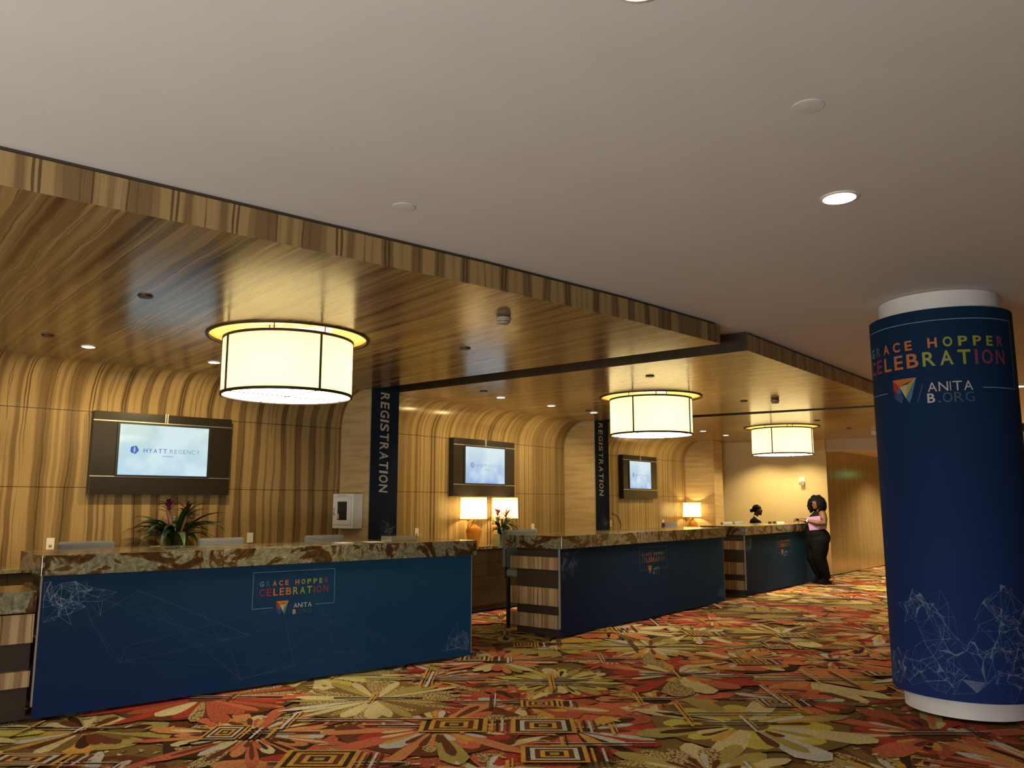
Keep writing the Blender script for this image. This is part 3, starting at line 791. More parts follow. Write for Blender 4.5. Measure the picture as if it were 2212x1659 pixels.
# ------------------------------------------------------------------ registration banners on the fins
def banner(name, label, o, deg, wd, zb, zt, xl, xr):
    t = thing(name, label, 'banner', (o[0], o[1], 0), R(deg), 'registration banners on the fins')
    mb = MB(); mb.box(-.004, wd, -.012, -.002, zb, zt)
    mb.uv = [[(.5, (p[1] - zb) / (zt - zb)) for p in f] for f in mb.uv]
    mb.build('banner_cloth', M['banner'], t)
    MB().box(-.008, -.004, -.014, .0, zb, zt).build('edge_strip', M['edge'], t)
    mb = MB(); txt = 'REGISTRATION'; z1, z0 = 2.893, 1.655
    ws = [NARROW.get(c, 1.0) if c != 'I' else .3 for c in txt]; gap = .24; k = (z1 - z0) / (sum(ws) + gap * (len(txt) - 1)); z = z1
    for c, w_ in zip(txt, ws):
        zz = z
        # letters read downwards: glyph x runs down the banner, glyph top points right, with a slight slant
        def fn(q, zz=zz):
            return (xl + q[2] * (xr - xl), -.0150, zz - q[0] * k * w_ - q[2] * .008)
        me, a, b, c0, d = glyph(c, .018)
        mb.add_mesh(me, None, 0, lambda p: fn(((p.x - a) / max(b - a, 1e-6), 0, (p.y - c0) / (d - c0))))
        z -= (w_ + gap) * k
    mb.build('banner_lettering', INK['white'], t)
    r2 = random.Random(3); mb = MB(); pts = [(r2.gauss(wd * .66, .07), r2.gauss(1.22, .08)) for _ in range(34)]
    pts = [(min(max(p[0], .03), wd - .03), p[1]) for p in pts]
    web(mb, pts, .17, .0008, -.0135, r2, fill=False); mb.build('web_print', M['print_pale'], t)
banner('registration_banner', 'nearer navy banner with REGISTRATION in white, beside the white cabinet', FA, 48.05, .437, 1.02, 3.05, .138, .277)
banner('registration_banner', 'farther navy banner with REGISTRATION in white, partly behind the middle pendant', H2, 51, .43, 1.02, 3.05, .112, .245)

# ------------------------------------------------------------------ wall displays
def screen_mat(name, lo, hi):
    t = NT(name); u, v = uvsep(t)
    tc = t.n('ShaderNodeTexCoord'); f = t.noise(tc.outputs['Object'], 3.2, 2)
    a = t.ramp(v, [(0, lo), (1, hi)])
    col = t.mix(t.ramp(f, [(0.45, (0, 0, 0, 1)), (0.62, (.6, .6, .6, 1))]), a, (0.80, 0.94, 0.95, 1))
    e = t.n('ShaderNodeEmission'); t.l(col, e.inputs[0]); e.inputs[1].default_value = .95
    g = t.n('ShaderNodeBsdfGlossy'); g.inputs[0].default_value = (.05, .05, .05, 1); g.inputs['Roughness'].default_value = .1
    ad = t.n('ShaderNodeAddShader'); t.l(e.outputs[0], ad.inputs[0]); t.l(g.outputs[0], ad.inputs[1]); t.l(ad.outputs[0], t.out.inputs[0])
    return t.m
M['screen1'] = screen_mat('screen_glow_near', (0.52, 0.74, 0.88, 1), (0.56, 0.74, 0.72, 1))
M['screen2'] = screen_mat('screen_glow', (0.30, 0.48, 0.80, 1), (0.66, 0.80, 0.84, 1))
M['scr_blue'] = emis('screen_ink_blue', (0.085, 0.17, 0.56, 1), .9); M['scr_grey'] = emis('screen_ink_grey', (0.26, 0.38, 0.52, 1), .95)
M['scr_pale'] = emis('screen_ink_pale', (0.42, 0.56, 0.66, 1), .95)
def display(B, label, x0, x1, z0, z1, sx0, sx1, sz0, sz1, tr_hi, tr_lo, scr, words):
    t = thing('wall_display', label, 'screen', B.w(0, 0, 0), B.a, 'screens on the veneered wall')
    D = -.10
    mb = MB(); mb.box(x0, x1, D, -.001, z0, z1); mb.build('backing_panel', M['bronze'], t, bevel=.003)
    mb = MB(); mb.box(x0 - .001, x0 + .012, D + .003, -.002, z0 + .002, z1 - .002); mb.build('side_cheek', M['bronze_dk'], t)
    for z in (tr_hi, tr_lo):
        MB().box(x0 - .004, x1 + .004, D - .008, D, z - .006, z + .006).build('metal_strip', M['metal'], t)
    xm = (x0 + x1) / 2
    for d in (-.011, .011): MB().box(xm + d - .006, xm + d + .006, D - .008, D, tr_hi, z1 + .01).build('metal_strip', M['metal'], t)
    MB().box(sx0 - .025, sx1 + .03, D - .012, D - .001, sz0 - .02, sz1 + .022).build('bezel', M['black'], t)
    s = MB(); s.face([(sx0, D - .0135, sz0), (sx1, D - .0135, sz0), (sx1, D - .0135, sz1), (sx0, D - .0135, sz1)], [(0, 0), (1, 0), (1, 1), (0, 1)])
    s.face([(sx0, D - .012, sz0), (sx1, D - .012, sz0), (sx1, D - .012, sz1), (sx0, D - .012, sz1)][::-1], [(0, 0), (1, 0), (1, 1), (0, 1)])
    scn = s.build('screen_face', scr, t)
    W, H = sx1 - sx0, sz1 - sz0; yy = D - .0150
    if words:
        zc = sz0 + H * .49; h = H * .085
        MBl = [M['scr_blue'] if words == 2 else M['scr_grey'], M['scr_grey'] if words == 2 else M['scr_pale']]
        mb = MB(); word(mb, 'HYATT', sx0 + W * .265, sx0 + W * .525, zc - h / 2, zc + h / 2, yy, [0] * 5, .004, .3); mb.build('screen_lettering', MBl, scn)
        mb = MB(); word(mb, 'REGENCY', sx0 + W * .555, sx0 + W * .905, zc - h / 2, zc + h / 2, yy, [1] * 7, -.004, .3); mb.build('screen_lettering', MBl, scn)
        mb = MB(); mb.face([(sx0 + W * .47, yy, zc - h * 1.35), (sx0 + W * .60, yy, zc - h * 1.35), (sx0 + W * .60, yy, zc - h * 1.1), (sx0 + W * .47, yy, zc - h * 1.1)])
        mb.build('screen_caption', M['scr_pale'], scn)
        mb = MB(); r = H * .078; ccx, ccz = sx0 + W * .165, zc + .004
        q = [r * (1 + .07 * math.cos(5 * (2 * PI * j / 40) + .4)) for j in range(40)]
        mb.face([(ccx + q[j] * math.cos(2 * PI * j / 40), yy, ccz + q[j] * math.sin(2 * PI * j / 40)) for j in range(40)])
        mb.build('screen_emblem', MBl[0], scn)
        mb = MB(); mb.face([(ccx - r * .05, yy - .002, ccz - r * .95), (ccx + r * .30, yy - .002, ccz - r * .05), (ccx + r * .05, yy - .002, ccz + r * .95), (ccx - r * .30, yy - .002, ccz + r * .05)])
        mb.build('screen_emblem_gap', M['scr_pale'], scn)
    return t
display(B1, 'near wall screen, largest, in a dark bronze panel above the red flowers', -2.908, -1.449, 1.606, 2.472, -2.650, -1.713, 1.812, 2.348, 2.375, 1.793, M['screen1'], 2)
display(B2, 'middle wall screen in a bronze panel above the pair of lit table lamps', -2.930, -1.515, 1.621, 2.476, -2.686, -1.780, 1.816, 2.357, 2.378, 1.795, M['screen2'], 1)
display(B3, 'farthest wall screen, smallest in view, between second banner and single table lamp', -2.855, -1.50, 1.620, 2.492, -2.624, -1.775, 1.824, 2.375, 2.396, 1.80, M['screen2'], 1)

# ------------------------------------------------------------------ reception desks
def strip_web(seed, L):
    r2 = random.Random(seed); mb = MB()
    pts = [(abs(r2.gauss(.10, .12)) + .01, .95 - abs(r2.gauss(.11, .09))) for _ in range(80)]
    web(mb, pts, .26, .0009, -.0012, r2, fill=False)
    pts = [(L - .02 - abs(r2.gauss(.08, .10)), .05 + abs(r2.gauss(.07, .07))) for _ in range(56)]
    web(mb, pts, .18, .0009, -.0012, r2, fill=False)
    return mb
M['print_faint'] = faint('very_faint_blue_ink', (0.35, 0.5, 0.75, 1), 0.05)
def uprism(mb, p, z0, z1):
    """U-shaped prism: the outline has eight corners, two arms and a web"""
    for q in ((0, 1, 4, 5), (0, 5, 6, 7), (1, 2, 3, 4)):
        mb.face([(p[i][0], p[i][1], z1) for i in q]); mb.face([(p[i][0], p[i][1], z0) for i in q][::-1])
    for i in range(8):
        a, b = p[i], p[(i + 1) % 8]; mb.face([(a[0], a[1], z0), (b[0], b[1], z0), (b[0], b[1], z1), (a[0], a[1], z1)])
def desk(D, L, label, seed, mx, dep=.80, onyx_off=0.0):
    t = thing('reception_desk', label, 'reception desk', D.w(0, 0, 0), D.a, 'reception desks')
    mb = MB(); x0, x1 = -.02, L + .045
    mb.box(x0, x1, -.035, dep, .990, 1.137)
    mb.uv = [[(p[0] + onyx_off, p[1]) for p in f] for f in mb.uv]
    mb.build('stone_top', M['onyx'], t, bevel=.004)
    U = lambda a, b, f, k, th: [(a, f), (b, f), (b, k), (b - th, k), (b - th, f + th), (a + th, f + th), (a + th, k), (a, k)]
    c = MB(); uprism(c, U(.06, L - .05, .04, dep - .12, .05), 0, .990); c.build('carcass', M['dark'], t)
    for z0, z1 in ((.745, .890), (.336, .537), (.082, .236)):
        b = MB(); uprism(b, U(.012, L - .012, .028, dep - .055, .047), z0, z1); b.build('wood_band', M['zebra_desk'], t)
    p = MB(); p.box(0, L, 0, .016, .004, .988)
    p.uv = [[(u / L if L else 0, v / .988) for u, v in f] for f in p.uv]
    pan = p.build('printed_front_panel', M['panel1'], t)
    MB().box(-.010, -.0005, -.002, .020, .09, .988).build('edge_strip', M['edge'], t)
    MB().box(L + .0005, L + .008, -.002, .020, .02, .988).build('edge_strip', M['edge'], t)
    event_mark(pan, lambda x: x + mx, lambda z: z, -.0018)
    strip_web(seed, L).build('web_print', M['print_pale'], pan)
    r2 = random.Random(seed + 1); mb = MB()
    pts = [(r2.uniform(.05, L - .05), r2.uniform(.05, .93)) for _ in range(26)]
    web(mb, pts, 1.6, .0018, -.0010, r2, keep=.4, fill=False); mb.build('faint_line_print', M['print_faint'], pan)
    return t
desk(D1, 3.877, 'nearest reception desk with brown-green stone top and blue printed front', 11, 0.0)
desk(D2, 4.505, 'middle reception desk, its banded wooden end facing the gap beside the nearest desk', 12, .27, onyx_off=.55)
desk(D3, 3.88, 'farthest reception desk, with the two women at it', 13, -.14, onyx_off=3.1)
# lower counter joined to the left end of the nearest desk
t = thing('low_counter', 'lower stone-topped counter with wood bands at the left edge, beside the nearest desk', 'counter', D1.w(0, 0, 0), D1.a)
mb = MB(); mb.box(-3.2, -.03, -.02, .55, .742, .890); mb.uv = [[(p[0] + 1.9, p[1]) for p in f] for f in mb.uv]; mb.build('stone_top', M['onyx'], t, bevel=.004)
MB().box(-3.2, -.03, .06, .50, 0, .742).build('carcass', M['dark'], t)
for z0, z1 in ((.530, .730), (.229, .339)): MB().box(-3.2, -.03, .0, .52, z0, z1).build('wood_band', M['zebra_desk'], t, bevel=.002)

# ------------------------------------------------------------------ back credenzas along the veneered walls
M['counter'] = onyx('gold_stone', 1.4)
M['cabinet'] = plain('dark_walnut', (0.032, 0.019, 0.008, 1), 0.4, var=0.25, scale=6)
def credenza(B, x0, x1, dep, label):
    t = thing('credenza', label, 'credenza', B.w(0, 0, 0), B.a, 'credenzas behind the desks')
    MB().box(x0, x1, -dep - .02, -.002, .865, .905).build('stone_top', M['counter'], t, bevel=.003)
    MB().box(x0 + .01, x1 - .01, -dep + .02, -.002, .08, .865).build('carcass', M['cabinet'], t)
    MB().box(x0 + .04, x1 - .04, -dep + .06, -.002, 0, .08).build('plinth', M['black'], t)
    n = max(1, round((x1 - x0) / .62)); wd = (x1 - x0 - .02) / n
    for k in range(n):
        for z0, z1 in ((.085, .30), (.305, .48), (.485, .66), (.665, .86)):
            MB().box(x0 + .01 + k * wd + .002, x0 + .01 + (k + 1) * wd - .002, -dep, -dep + .021, z0, z1).build('drawer', M['cabinet'], t, bevel=.002)
    return t
credenza(B1, -6.6, -.62, .40, 'dark credenza with stone top under the near wall screen')
credenza(B2, -3.75, -.02, .43, 'dark drawer credenza seen in the gap between nearest and middle desks')
credenza(B3, -3.3, -.02, .40, 'credenza behind the middle desk, carrying the single table lamp')

# ------------------------------------------------------------------ table lamps
def tshade():
    t = NT('cream_table_shade'); tr = t.n('ShaderNodeBsdfTranslucent'); tr.inputs[0].default_value = (0.50, 0.44, 0.28, 1)
    e = t.n('ShaderNodeEmission'); e.inputs[0].default_value = (1.0, 0.78, 0.36, 1); e.inputs[1].default_value = .55
    a = t.n('ShaderNodeAddShader'); t.l(tr.outputs[0], a.inputs[0]); t.l(e.outputs[0], a.inputs[1]); t.l(a.outputs[0], t.out.inputs[0]); return t.m
M['tshade'] = tshade()
M['amber'] = plain('amber_glass', (0.72, 0.33, 0.05, 1), 0.08, var=0.04, scale=5, **{'Transmission Weight': 0.55, 'IOR': 1.35})
M['brass'] = plain('aged_brass', (0.45, 0.33, 0.14, 1), 0.3, 0.9)
def table_lamp(B, x, y, label, bulbous):
    t = thing('table_lamp', label, 'table lamp', B.w(x, y, .9055), B.a, 'amber table lamps')
    if bulbous: prof = [(.001, 0), (.07, 0), (.095, .02), (.118, .075), (.122, .13), (.105, .19), (.065, .235), (.033, .262), (.030, .30), (.036, .305)]
    else: prof = [(.001, 0), (.068, 0), (.078, .012), (.098, .11), (.114, .20), (.116, .225), (.09, .265), (.045, .30), (.028, .325), (.026, .36), (.034, .366)]
    zt = prof[-1][1]
    MB().lathe(prof, 40).build('glass_body', M['amber'], t, smooth=True)
    MB().tube([(-.03, 0, zt - .02), (-.075, 0, zt - .01), (-.118, 0, zt - .06), (-.128, 0, zt - .12), (-.115, 0, zt - .17)], .008, 8).build('handle', M['amber'], t, smooth=True)
    MB().tube([(0, 0, zt - .01), (0, 0, zt + .10)], .009, 10).build('neck', M['brass'], t, smooth=True)
    zs0 = zt + .02; zs1 = zs0 + .315; r0, r1 = .200, .192
    MB().lathe([(r0, zs0), (r1, zs1)], 48).build('lamp_shade', M['tshade'], t, smooth=True)
    for r_, z_ in ((r0, zs0), (r1, zs1 - .008)):
        MB().lathe([(r_ + .0015, z_), (r_ + .0015, z_ + .008), (r_ - .002, z_ + .008), (r_ - .002, z_)], 48, closed=True).build('shade_rim', M['tshade'], t)
    MB().tube([(.06, -.1905, zs0 + .01), (.058, -.183, zs1 - .01)], .0018, 5).build('shade_seam', M['brass'], t)
    sp = MB()
    for k in range(3): a = k * 2 * PI / 3; sp.tube([(0, 0, zs1 - .03), (r1 * math.cos(a), r1 * math.sin(a), zs1 - .03)], .002, 5)
    sp.build('spider', M['brass'], t)
    point_light('bulb', (0, 0, zs0 + .15), 17, (1.0, .70, .31), .035, t)
table_lamp(B2, -2.62, -.22, 'amber glass table lamp, left of the pair under the middle screen', False)
table_lamp(B2, -1.88, -.206, 'amber glass table lamp behind the red-flowered plant, right of the pair', False)
table_lamp(B3, -.24, -.26, 'single round amber table lamp in front of the pale far divider', True)

# ------------------------------------------------------------------ bromeliads
M['leaf'] = plain('bromeliad_leaf', (0.010, 0.030, 0.011, 1), 0.32, var=0.35, scale=8)
M['leaf_lt'] = plain('variegated_leaf', (0.055, 0.095, 0.03, 1), 0.35, var=0.4, scale=14)
M['bract'] = plain('magenta_bract', (0.085, 0.004, 0.022, 1), 0.45, var=0.3)
M['bract_red'] = plain('red_bract', (0.36, 0.02, 0.02, 1), 0.45, var=0.3)
M['stem_red'] = plain('dusky_stem', (0.11, 0.035, 0.028, 1), 0.5, var=.3)
M['pot'] = plain('olive_ceramic', (0.16, 0.15, 0.085, 1), 0.35, var=0.15)
def strap(mb, az, L, lift, droop, wd, z0, r0=.02, mi=0, ymax=9.0):
    pts = []; n = 12; x = r0; z = z0; a = lift; ds = L / n
    for k in range(n + 1):
        pts.append((x, z)); x += math.cos(a) * ds; z += math.sin(a) * ds; a -= droop / n
    c, s_ = math.cos(az), math.sin(az); rows = []
    for k, (x, z) in enumerate(pts):
        q = k / n; wq = wd * (0.55 + .9 * q if q < .5 else 1.0) * max(.04, (1 - max(0, (q - .45) / .55) ** 2))
        rows.append(((c * x - s_ * wq, s_ * x + c * wq, z + wq * .35), (c * x, s_ * x, z), (c * x + s_ * wq, s_ * x - c * wq, z + wq * .35)))
    lim = lambda p: p if p[1] <= ymax else (p[0], ymax + (p[1] - ymax) * .06, p[2])
    rows = [tuple(lim(p) for p in r) for r in rows]
    for k in range(n):
        for j in range(2): mb.face([rows[k][j], rows[k][j + 1], rows[k + 1][j + 1], rows[k + 1][j]], mi=mi)
def bromeliad(B, x, y, label, seed, red, pot_r, pot_h, spread, flowers, ymax):
    t = thing('bromeliad_plant', label, 'plant', B.w(x, y, .9055), B.a, 'bromeliads on the credenzas')
    q = pot_r
    MB().rings([[(sx * r, sy * r, z) for sx, sy in ((-1, -1), (1, -1), (1, 1), (-1, 1))] for r, z in ((q * .94, 0), (q, pot_h), (q * .9, pot_h), (q * .86, pot_h - .03))]).build('pot', M['pot'], t, bevel=.004)
    r2 = random.Random(seed)
    for k in range(38):
        mb = MB(); az = 2 * PI * k / 38 * 2.4 + r2.uniform(-.3, .3); ln = r2.uniform(.42, .70) * spread
        strap(mb, az, ln, r2.uniform(1.05, 1.54), r2.uniform(1.3, 2.7), r2.uniform(.024, .038), pot_h - .02, ymax=ymax)
        mb.build('leaf', M['leaf'] if (r2.random() < (.75 if not red else .6)) else M['leaf_lt'], t, smooth=True)
    for az, ln in ((3.2, .62), (.1, .58), (-.35, .60), (2.7, .5)):
        mb = MB(); strap(mb, az, ln * spread, 1.0, 2.6, .012, pot_h - .01, ymax=ymax); mb.build('leaf', M['leaf'], t, smooth=True)
    for (fx, fy, fz) in flowers:
        mb = MB(); mb.tube([(0, 0, pot_h - .02), (fx * .4, fy * .4, fz * .5), (fx, fy, fz - .06)], [.012, .016, .026], 8)
        st = mb.build('flower_stem', M['stem_red'] if not red else M['leaf'], t, smooth=True)
        for k in range(18):
            mb = MB(); strap(mb, k * 2.4, r2.uniform(.09, .16), r2.uniform(.2, 1.3), r2.uniform(.3, 1.3), .015, 0, .004)
            o = mb.build('bract', M['bract_red'] if red else M['bract'], st, smooth=True, loc=(fx, fy, fz - .09 + .006 * k))
bromeliad(B1, -2.05, -.22, 'bromeliad with dark magenta flowers behind the nearest desk, under the near screen', 4, False, .075, .165, 1.08, ((-.10, -.02, .60), (.10, .0, .54)), .17)
bromeliad(B2, -2.20, -.355, 'red-flowered bromeliad in an olive pot between the two lit table lamps', 9, True, .068, .165, .68, ((-.06, -.02, .47), (.15, -.02, .44)), -.055)
M['amber_lit'] = plain('amber_votive_glass', (0.85, 0.38, 0.06, 1), 0.25)
t = thing('votive_holder', 'small amber glass block beside the pot of the magenta bromeliad', 'candle holder', B1.w(-2.25, -.27, .9055), B1.a)
MB().box(-.06, .06, -.05, .05, 0, .165).build('glass_block', M['amber_lit'], t, bevel=.006)

# ------------------------------------------------------------------ defibrillator cabinet on the near divider
def aed():
    a = math.atan2(FA[1] - B1.o.y, FA[0] - B1.o.x)          # along the fin, towards its front edge
    t = thing('defibrillator_cabinet', 'white defibrillator cabinet with a small window, on the pale divider', 'cabinet', (FA[0], FA[1], 0), R(140.0) + PI)
    # local x: towards the front edge of the fin is negative-to-zero; y is out from its face
    x0, x1, D, z0, z1 = -.50, -.108, -.150, 1.212, 1.632
    mb = MB(); mb.box(x0, x1, D, -.0005, z0, z1); mb.build('cabinet_body', M['white'], t, bevel=.004)
    dx0, dx1, dz0, dz1 = x0 + .035, x1 - .035, z0 + .045, z1 - .04
    mb = MB(); mb.box(dx0 - .004, dx1 + .004, D - .001, D + .002, dz0 - .004, dz1 + .004); mb.build('door_gap', M['plastic_dk'], t)
    wx0, wx1, wz0, wz1 = dx0 + .065, dx1 - .07, dz0 + .055, dz1 - .055
    mb = MB()
    for b in ((dx0, dx1, dz0, wz0), (dx0, dx1, wz1, dz1), (dx0, wx0, wz0, wz1), (wx1, dx1, wz0, wz1)): mb.box(b[0], b[1], D - .010, D - .001, b[2], b[3])
    dr = mb.build('door', M['white'], t)
    mb = MB(); mb.face([(wx0, D - .004, wz0), (wx1, D - .004, wz0), (wx1, D - .004, wz1), (wx0, D - .004, wz1)]); mb.build('door_window', M['black'], dr)
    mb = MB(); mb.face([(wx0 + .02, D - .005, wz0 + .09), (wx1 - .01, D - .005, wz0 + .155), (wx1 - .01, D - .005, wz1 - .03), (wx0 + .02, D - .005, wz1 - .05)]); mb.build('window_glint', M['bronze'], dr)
    mb = MB(); mb.box(wx0 + .003, wx0 + .03, D - .0055, D - .004, wz0 + .012, wz0 + .075); mb.build('pouch_tag', M['paint'], dr)
    MB().tube([(dx0 + .022, D - .010, z0 + .16), (dx0 + .022, D - .032, z0 + .175), (dx0 + .022, D - .032, z0 + .235), (dx0 + .022, D - .010, z0 + .25)], .005, 8).build('handle', M['metal'], dr, smooth=True)
    mb = MB(); r2 = random.Random(2); x = x0 + .085
    word(mb, 'AED', x, x + .055, z1 - .027, z1 - .013, D - .0012, [0] * 3, .01, .3); word(mb, 'DEFIBRILLATOR', x + .07, x + .205, z1 - .027, z1 - .013, D - .0012, [0] * 13, .01, .25)
    mb.build('cabinet_lettering', INK['scarlet'], t)
aed()

# ------------------------------------------------------------------ wall outlets
def outlet(B, x, z, label, slots=True, cord=False, wd=.072, h=.115):
    t = thing('wall_outlet', label, 'wall outlet', B.w(x, 0, z), B.a, 'outlet plates on the veneer')
    MB().box(-wd / 2, wd / 2, -.007, -.0005, -h / 2, h / 2).build('cover_plate', M['plastic'], t, bevel=.002)
    if slots:
        for dz in (-.024, .024): MB().box(-.014, .014, -.0085, -.007, dz - .014, dz + .014).build('socket', M['plastic_dk'] if dz < 0 else M['plastic'], t)
    else: MB().box(-.014, .014, -.009, -.007, -.028, .028).build('rocker', M['plastic'], t)
    if cord:
        MB().box(-.012, .018, -.03, -.0085, -.04, -.012).build('plug', M['plastic'], t)
        MB().tube([(.012, -.028, -.026), (.04, -.05, -.035), (.055, -.045, -.07), (.05, -.03, -.13), (.04, -.03, -.26)], .004, 6).build('cord', M['plastic'], t, smooth=True)
outlet(B1, -3.198, 1.112, 'ivory outlet plate at the far left, above the first grey chair back')
outlet(B1, -1.124, 1.118, 'ivory outlet plate on the near wall, between second and third chair backs', False)
outlet(B2, -3.563, 1.119, 'ivory outlet plate with a plug, right of the nearer banner', cord=True)
outlet(B2, -.920, 1.134, 'ivory outlet plate with a cord, right of the pair of table lamps', cord=True)
outlet(B3, -1.094, 1.125, 'small ivory outlet plate left of the single table lamp')
outlet(B3, -3.20, 1.14, 'ivory outlet plate half hidden behind the edge of the farther banner')
t = thing('cable', 'dark red looped cable hanging beside the farther banner', 'cable', B3.w(-3.05, -.05, 0), B3.a)
MB().tube([(-.25, -.05, 1.33), (-.10, -.05, 1.29), (.02, -.05, 1.2), (.06, -.05, 1.10), (.035, -.05, 1.0), (.02, -.05, .93)], .009, 8).build('flex', plain('dark_red_flex', (.05, .01, .008, 1), .4), t, smooth=True)

# ------------------------------------------------------------------ chairs
M['fabric'] = plain('grey_chair_fabric', (0.185, 0.185, 0.19, 1), 0.85, var=0.1, scale=60)
M['fabric_teal'] = plain('teal_grey_chair_fabric', (0.15, 0.17, 0.165, 1), 0.8, var=0.1, scale=60)
def pad(x0, x1, y0, y1, z0, z1, name, mat, t, bev):
    o = MB().box(x0, x1, y0, y1, z0, z1).build(name, mat, t, smooth=True, bevel=bev, merge=True); o.modifiers['bevel'].segments = 4; return o
def chair(D, x, y, rot, label, mat, wd=.45, top=1.185):
    """counter-height chair; local +y is the back"""
    t = thing('counter_chair', label, 'chair', D.w(x, y, 0), D.a + rot, 'grey counter chairs')
    h = wd / 2
    pad(-h, h, .20, .275, .72, top, 'backrest', mat, t, .03)
    pad(-h, h, -.22, .21, .62, .71, 'seat', mat, t, .03)
    for sx in (-1, 1):
        for sy in (-1, 1):
            MB().box(sx * (h - .03) - .018, sx * (h - .03) + .018, sy * .19 - .018, sy * .19 + .018, 0, .63).build('leg', M['black'], t)
        MB().box(sx * (h - .02) - .015, sx * (h - .02) + .015, .205, .225, .6, .95).build('back_post', M['black'], t)
    MB().box(-h + .03, h - .03, -.20, -.18, .24, .265).build('footrest', M['metal'], t)
    return t
chair(D1, .52, .87, 0, 'grey chair back behind the nearest desk, leftmost of three', M['fabric'])
chair(D1, 1.70, .87, 0, 'grey chair back behind the nearest desk, right of the magenta bromeliad', M['fabric'])
chair(D1, 2.79, .87, 0, 'grey chair back behind the nearest desk, under the white cabinet', M['fabric'])
chair(D2, .43, .70, -.06, 'teal grey chair at the left end of the middle desk, near the lit table lamps', M['fabric_teal'], .60, 1.185)
chair(D3, .02, 1.17, 0, 'dark grey chair back left of the single table lamp, past the middle desk', M['fabric'], .50, 1.185)
chair(D3, 1.82, .87, 0, 'grey chair back behind the farthest desk, left of two', M['fabric'], .44, 1.17)
chair(D3, 2.40, .87, 0, 'grey chair back behind the farthest desk, right of two, by the receptionist', M['fabric'], .44, 1.17)

# ------------------------------------------------------------------ small things on the desks and the end wall
t = thing('acrylic_tray', 'clear acrylic tray on the right part of the nearest desk', 'tray', D1.w(3.30, .47, 1.1375), D1.a)
M['acrylic'] = plain('clear_acrylic', (0.75, 0.72, 0.62, 1), 0.08, var=0, **{'Transmission Weight': 0.85, 'IOR': 1.2})
mb = MB(); mb.box(-.15, .15, -.10, .10, 0, .004); mb.box(-.15, .15, -.10, -.096, .004, .045); mb.box(-.15, .15, .096, .10, .004, .045); mb.box(-.15, -.146, -.096, .096, .004, .045); mb.box(.146, .15, -.096, .096, .004, .045)
mb.build('tray_body', M['acrylic'], t)
M['paper'] = plain('white_paper', (0.78, 0.74, 0.66, 1), 0.6, var=0.01)
M['card'] = plain('brown_card', (0.20, 0.10, 0.06, 1), 0.5)
def sheet(D, x, y, wx, wy, mat, label, name='paper_sheet', cat='paper', rz=0.0, h=.003):
    t = thing(name, label, cat, D.w(x, y, 1.1375), D.a + rz, 'papers on the desks'); MB().box(-wx / 2, wx / 2, -wy / 2, wy / 2, 0, h).build('sheet', mat, t)
sheet(D1, 2.60, .33, .11, .16, M['paper'], 'pale paper slip on the nearest desk, left of the brown card', rz=.2)
sheet(D1, 2.74, .30, .12, .16, M['card'], 'brown card on the nearest desk, below the white cabinet', 'card', 'card', -.1)
sheet(D1, 2.90, .30, .15, .18, M['paper'], 'larger white paper on the nearest desk, right of the brown card', rz=.05)
sheet(D3, 3.02, .50, .21, .14, M['paper'], 'white paper on the farthest desk by the standing woman\'s hands', rz=.4, h=.02)
for x, lab in ((2.05, 'small dark item on top of the farthest desk, left of two'), (2.30, 'small dark item on top of the farthest desk, nearer the white paper')):
    t = thing('desk_accessory', lab, 'desk item', D3.w(x + .55, .55, 1.1375), D3.a, 'small items on the farthest desk')
    MB().box(-.06, .06, -.018, .018, 0, .012).build('base', M['black'], t); MB().box(-.055, .06, -.014, .014, .014, .034).build('arm', M['black'], t, bevel=.004)
t = thing('exit_sign', 'green exit sign in the passage behind the blue column, mirrored in the golden wall', 'exit sign', (10.6, 20.65, 2.20), math.atan2(-.842, .539) + PI / 2 + R(33))
t.rotation_euler = (0, 0, math.atan2(-.539, -.842) + PI / 2)
MB().box(-.16, .16, -.0, .03, 0, .20).build('sign_face', M['white'], t, bevel=.004)
MB().box(-.02, .02, .0, .02, .20, .50).build('stem', M['white'], t)
mb = MB(); word(mb, 'EXIT', -.125, .125, .03, .17, -.002, [0] * 4, .02, .3); mb.build('exit_lettering', emis('exit_green', (.05, 1.0, .35, 1), 3.0), t)
# notification appliance on the end wall
def end_pt(px_t, z): p = KC + ED * px_t; return (p.x, p.y, z)
t = thing('wall_strobe', 'small white alarm strobe on the golden end wall, above the standing woman', 'alarm strobe', end_pt(.52, 2.0), R(152) + PI, None)
MB().box(-.065, .065, -.045, -.001, -.02, .10).build('housing', M['white'], t, bevel=.006)
MB().box(-.02, .055, -.075, -.045, -.085, .02).build('lens', M['det_body'], t, bevel=.01)
t = thing('ceiling_device', 'small white device on the far soffit beside the blue column', 'device', (7.05, 15.7, ZS), 0)
MB().box(-.05, .05, -.05, .05, -.075, -.0005).build('housing', M['white'], t, bevel=.008); MB().lathe([(.03, -.075), (.026, -.085), (.001, -.088)], 20).build('grille', M['det_body'], t)
for k in (.45, 1.25):  # bare spots with no fixture, added to brighten the end wall
    p = KC + ED * k; q = Vector((-ED.y, ED.x)) * .75
    spot_light('end_wall_fill_spot', (p.x + q.x, p.y + q.y, ZS - .03), 130, WARM2, 118, .06)
# assumed spots without fixtures, added to light the passage beyond the header
pp = KC + Vector((math.cos(R(50)), math.sin(R(50)))) * 2.6 - ED * 1.5
spot_light('passage_fill_spot', (pp.x, pp.y, 2.67), 520, WARM2, 140, .1)
pp = KC + Vector((math.cos(R(50)), math.sin(R(50)))) * 5.4 - ED * 1.3
spot_light('passage_fill_spot', (pp.x, pp.y, 2.67), 520, WARM2, 140, .1)

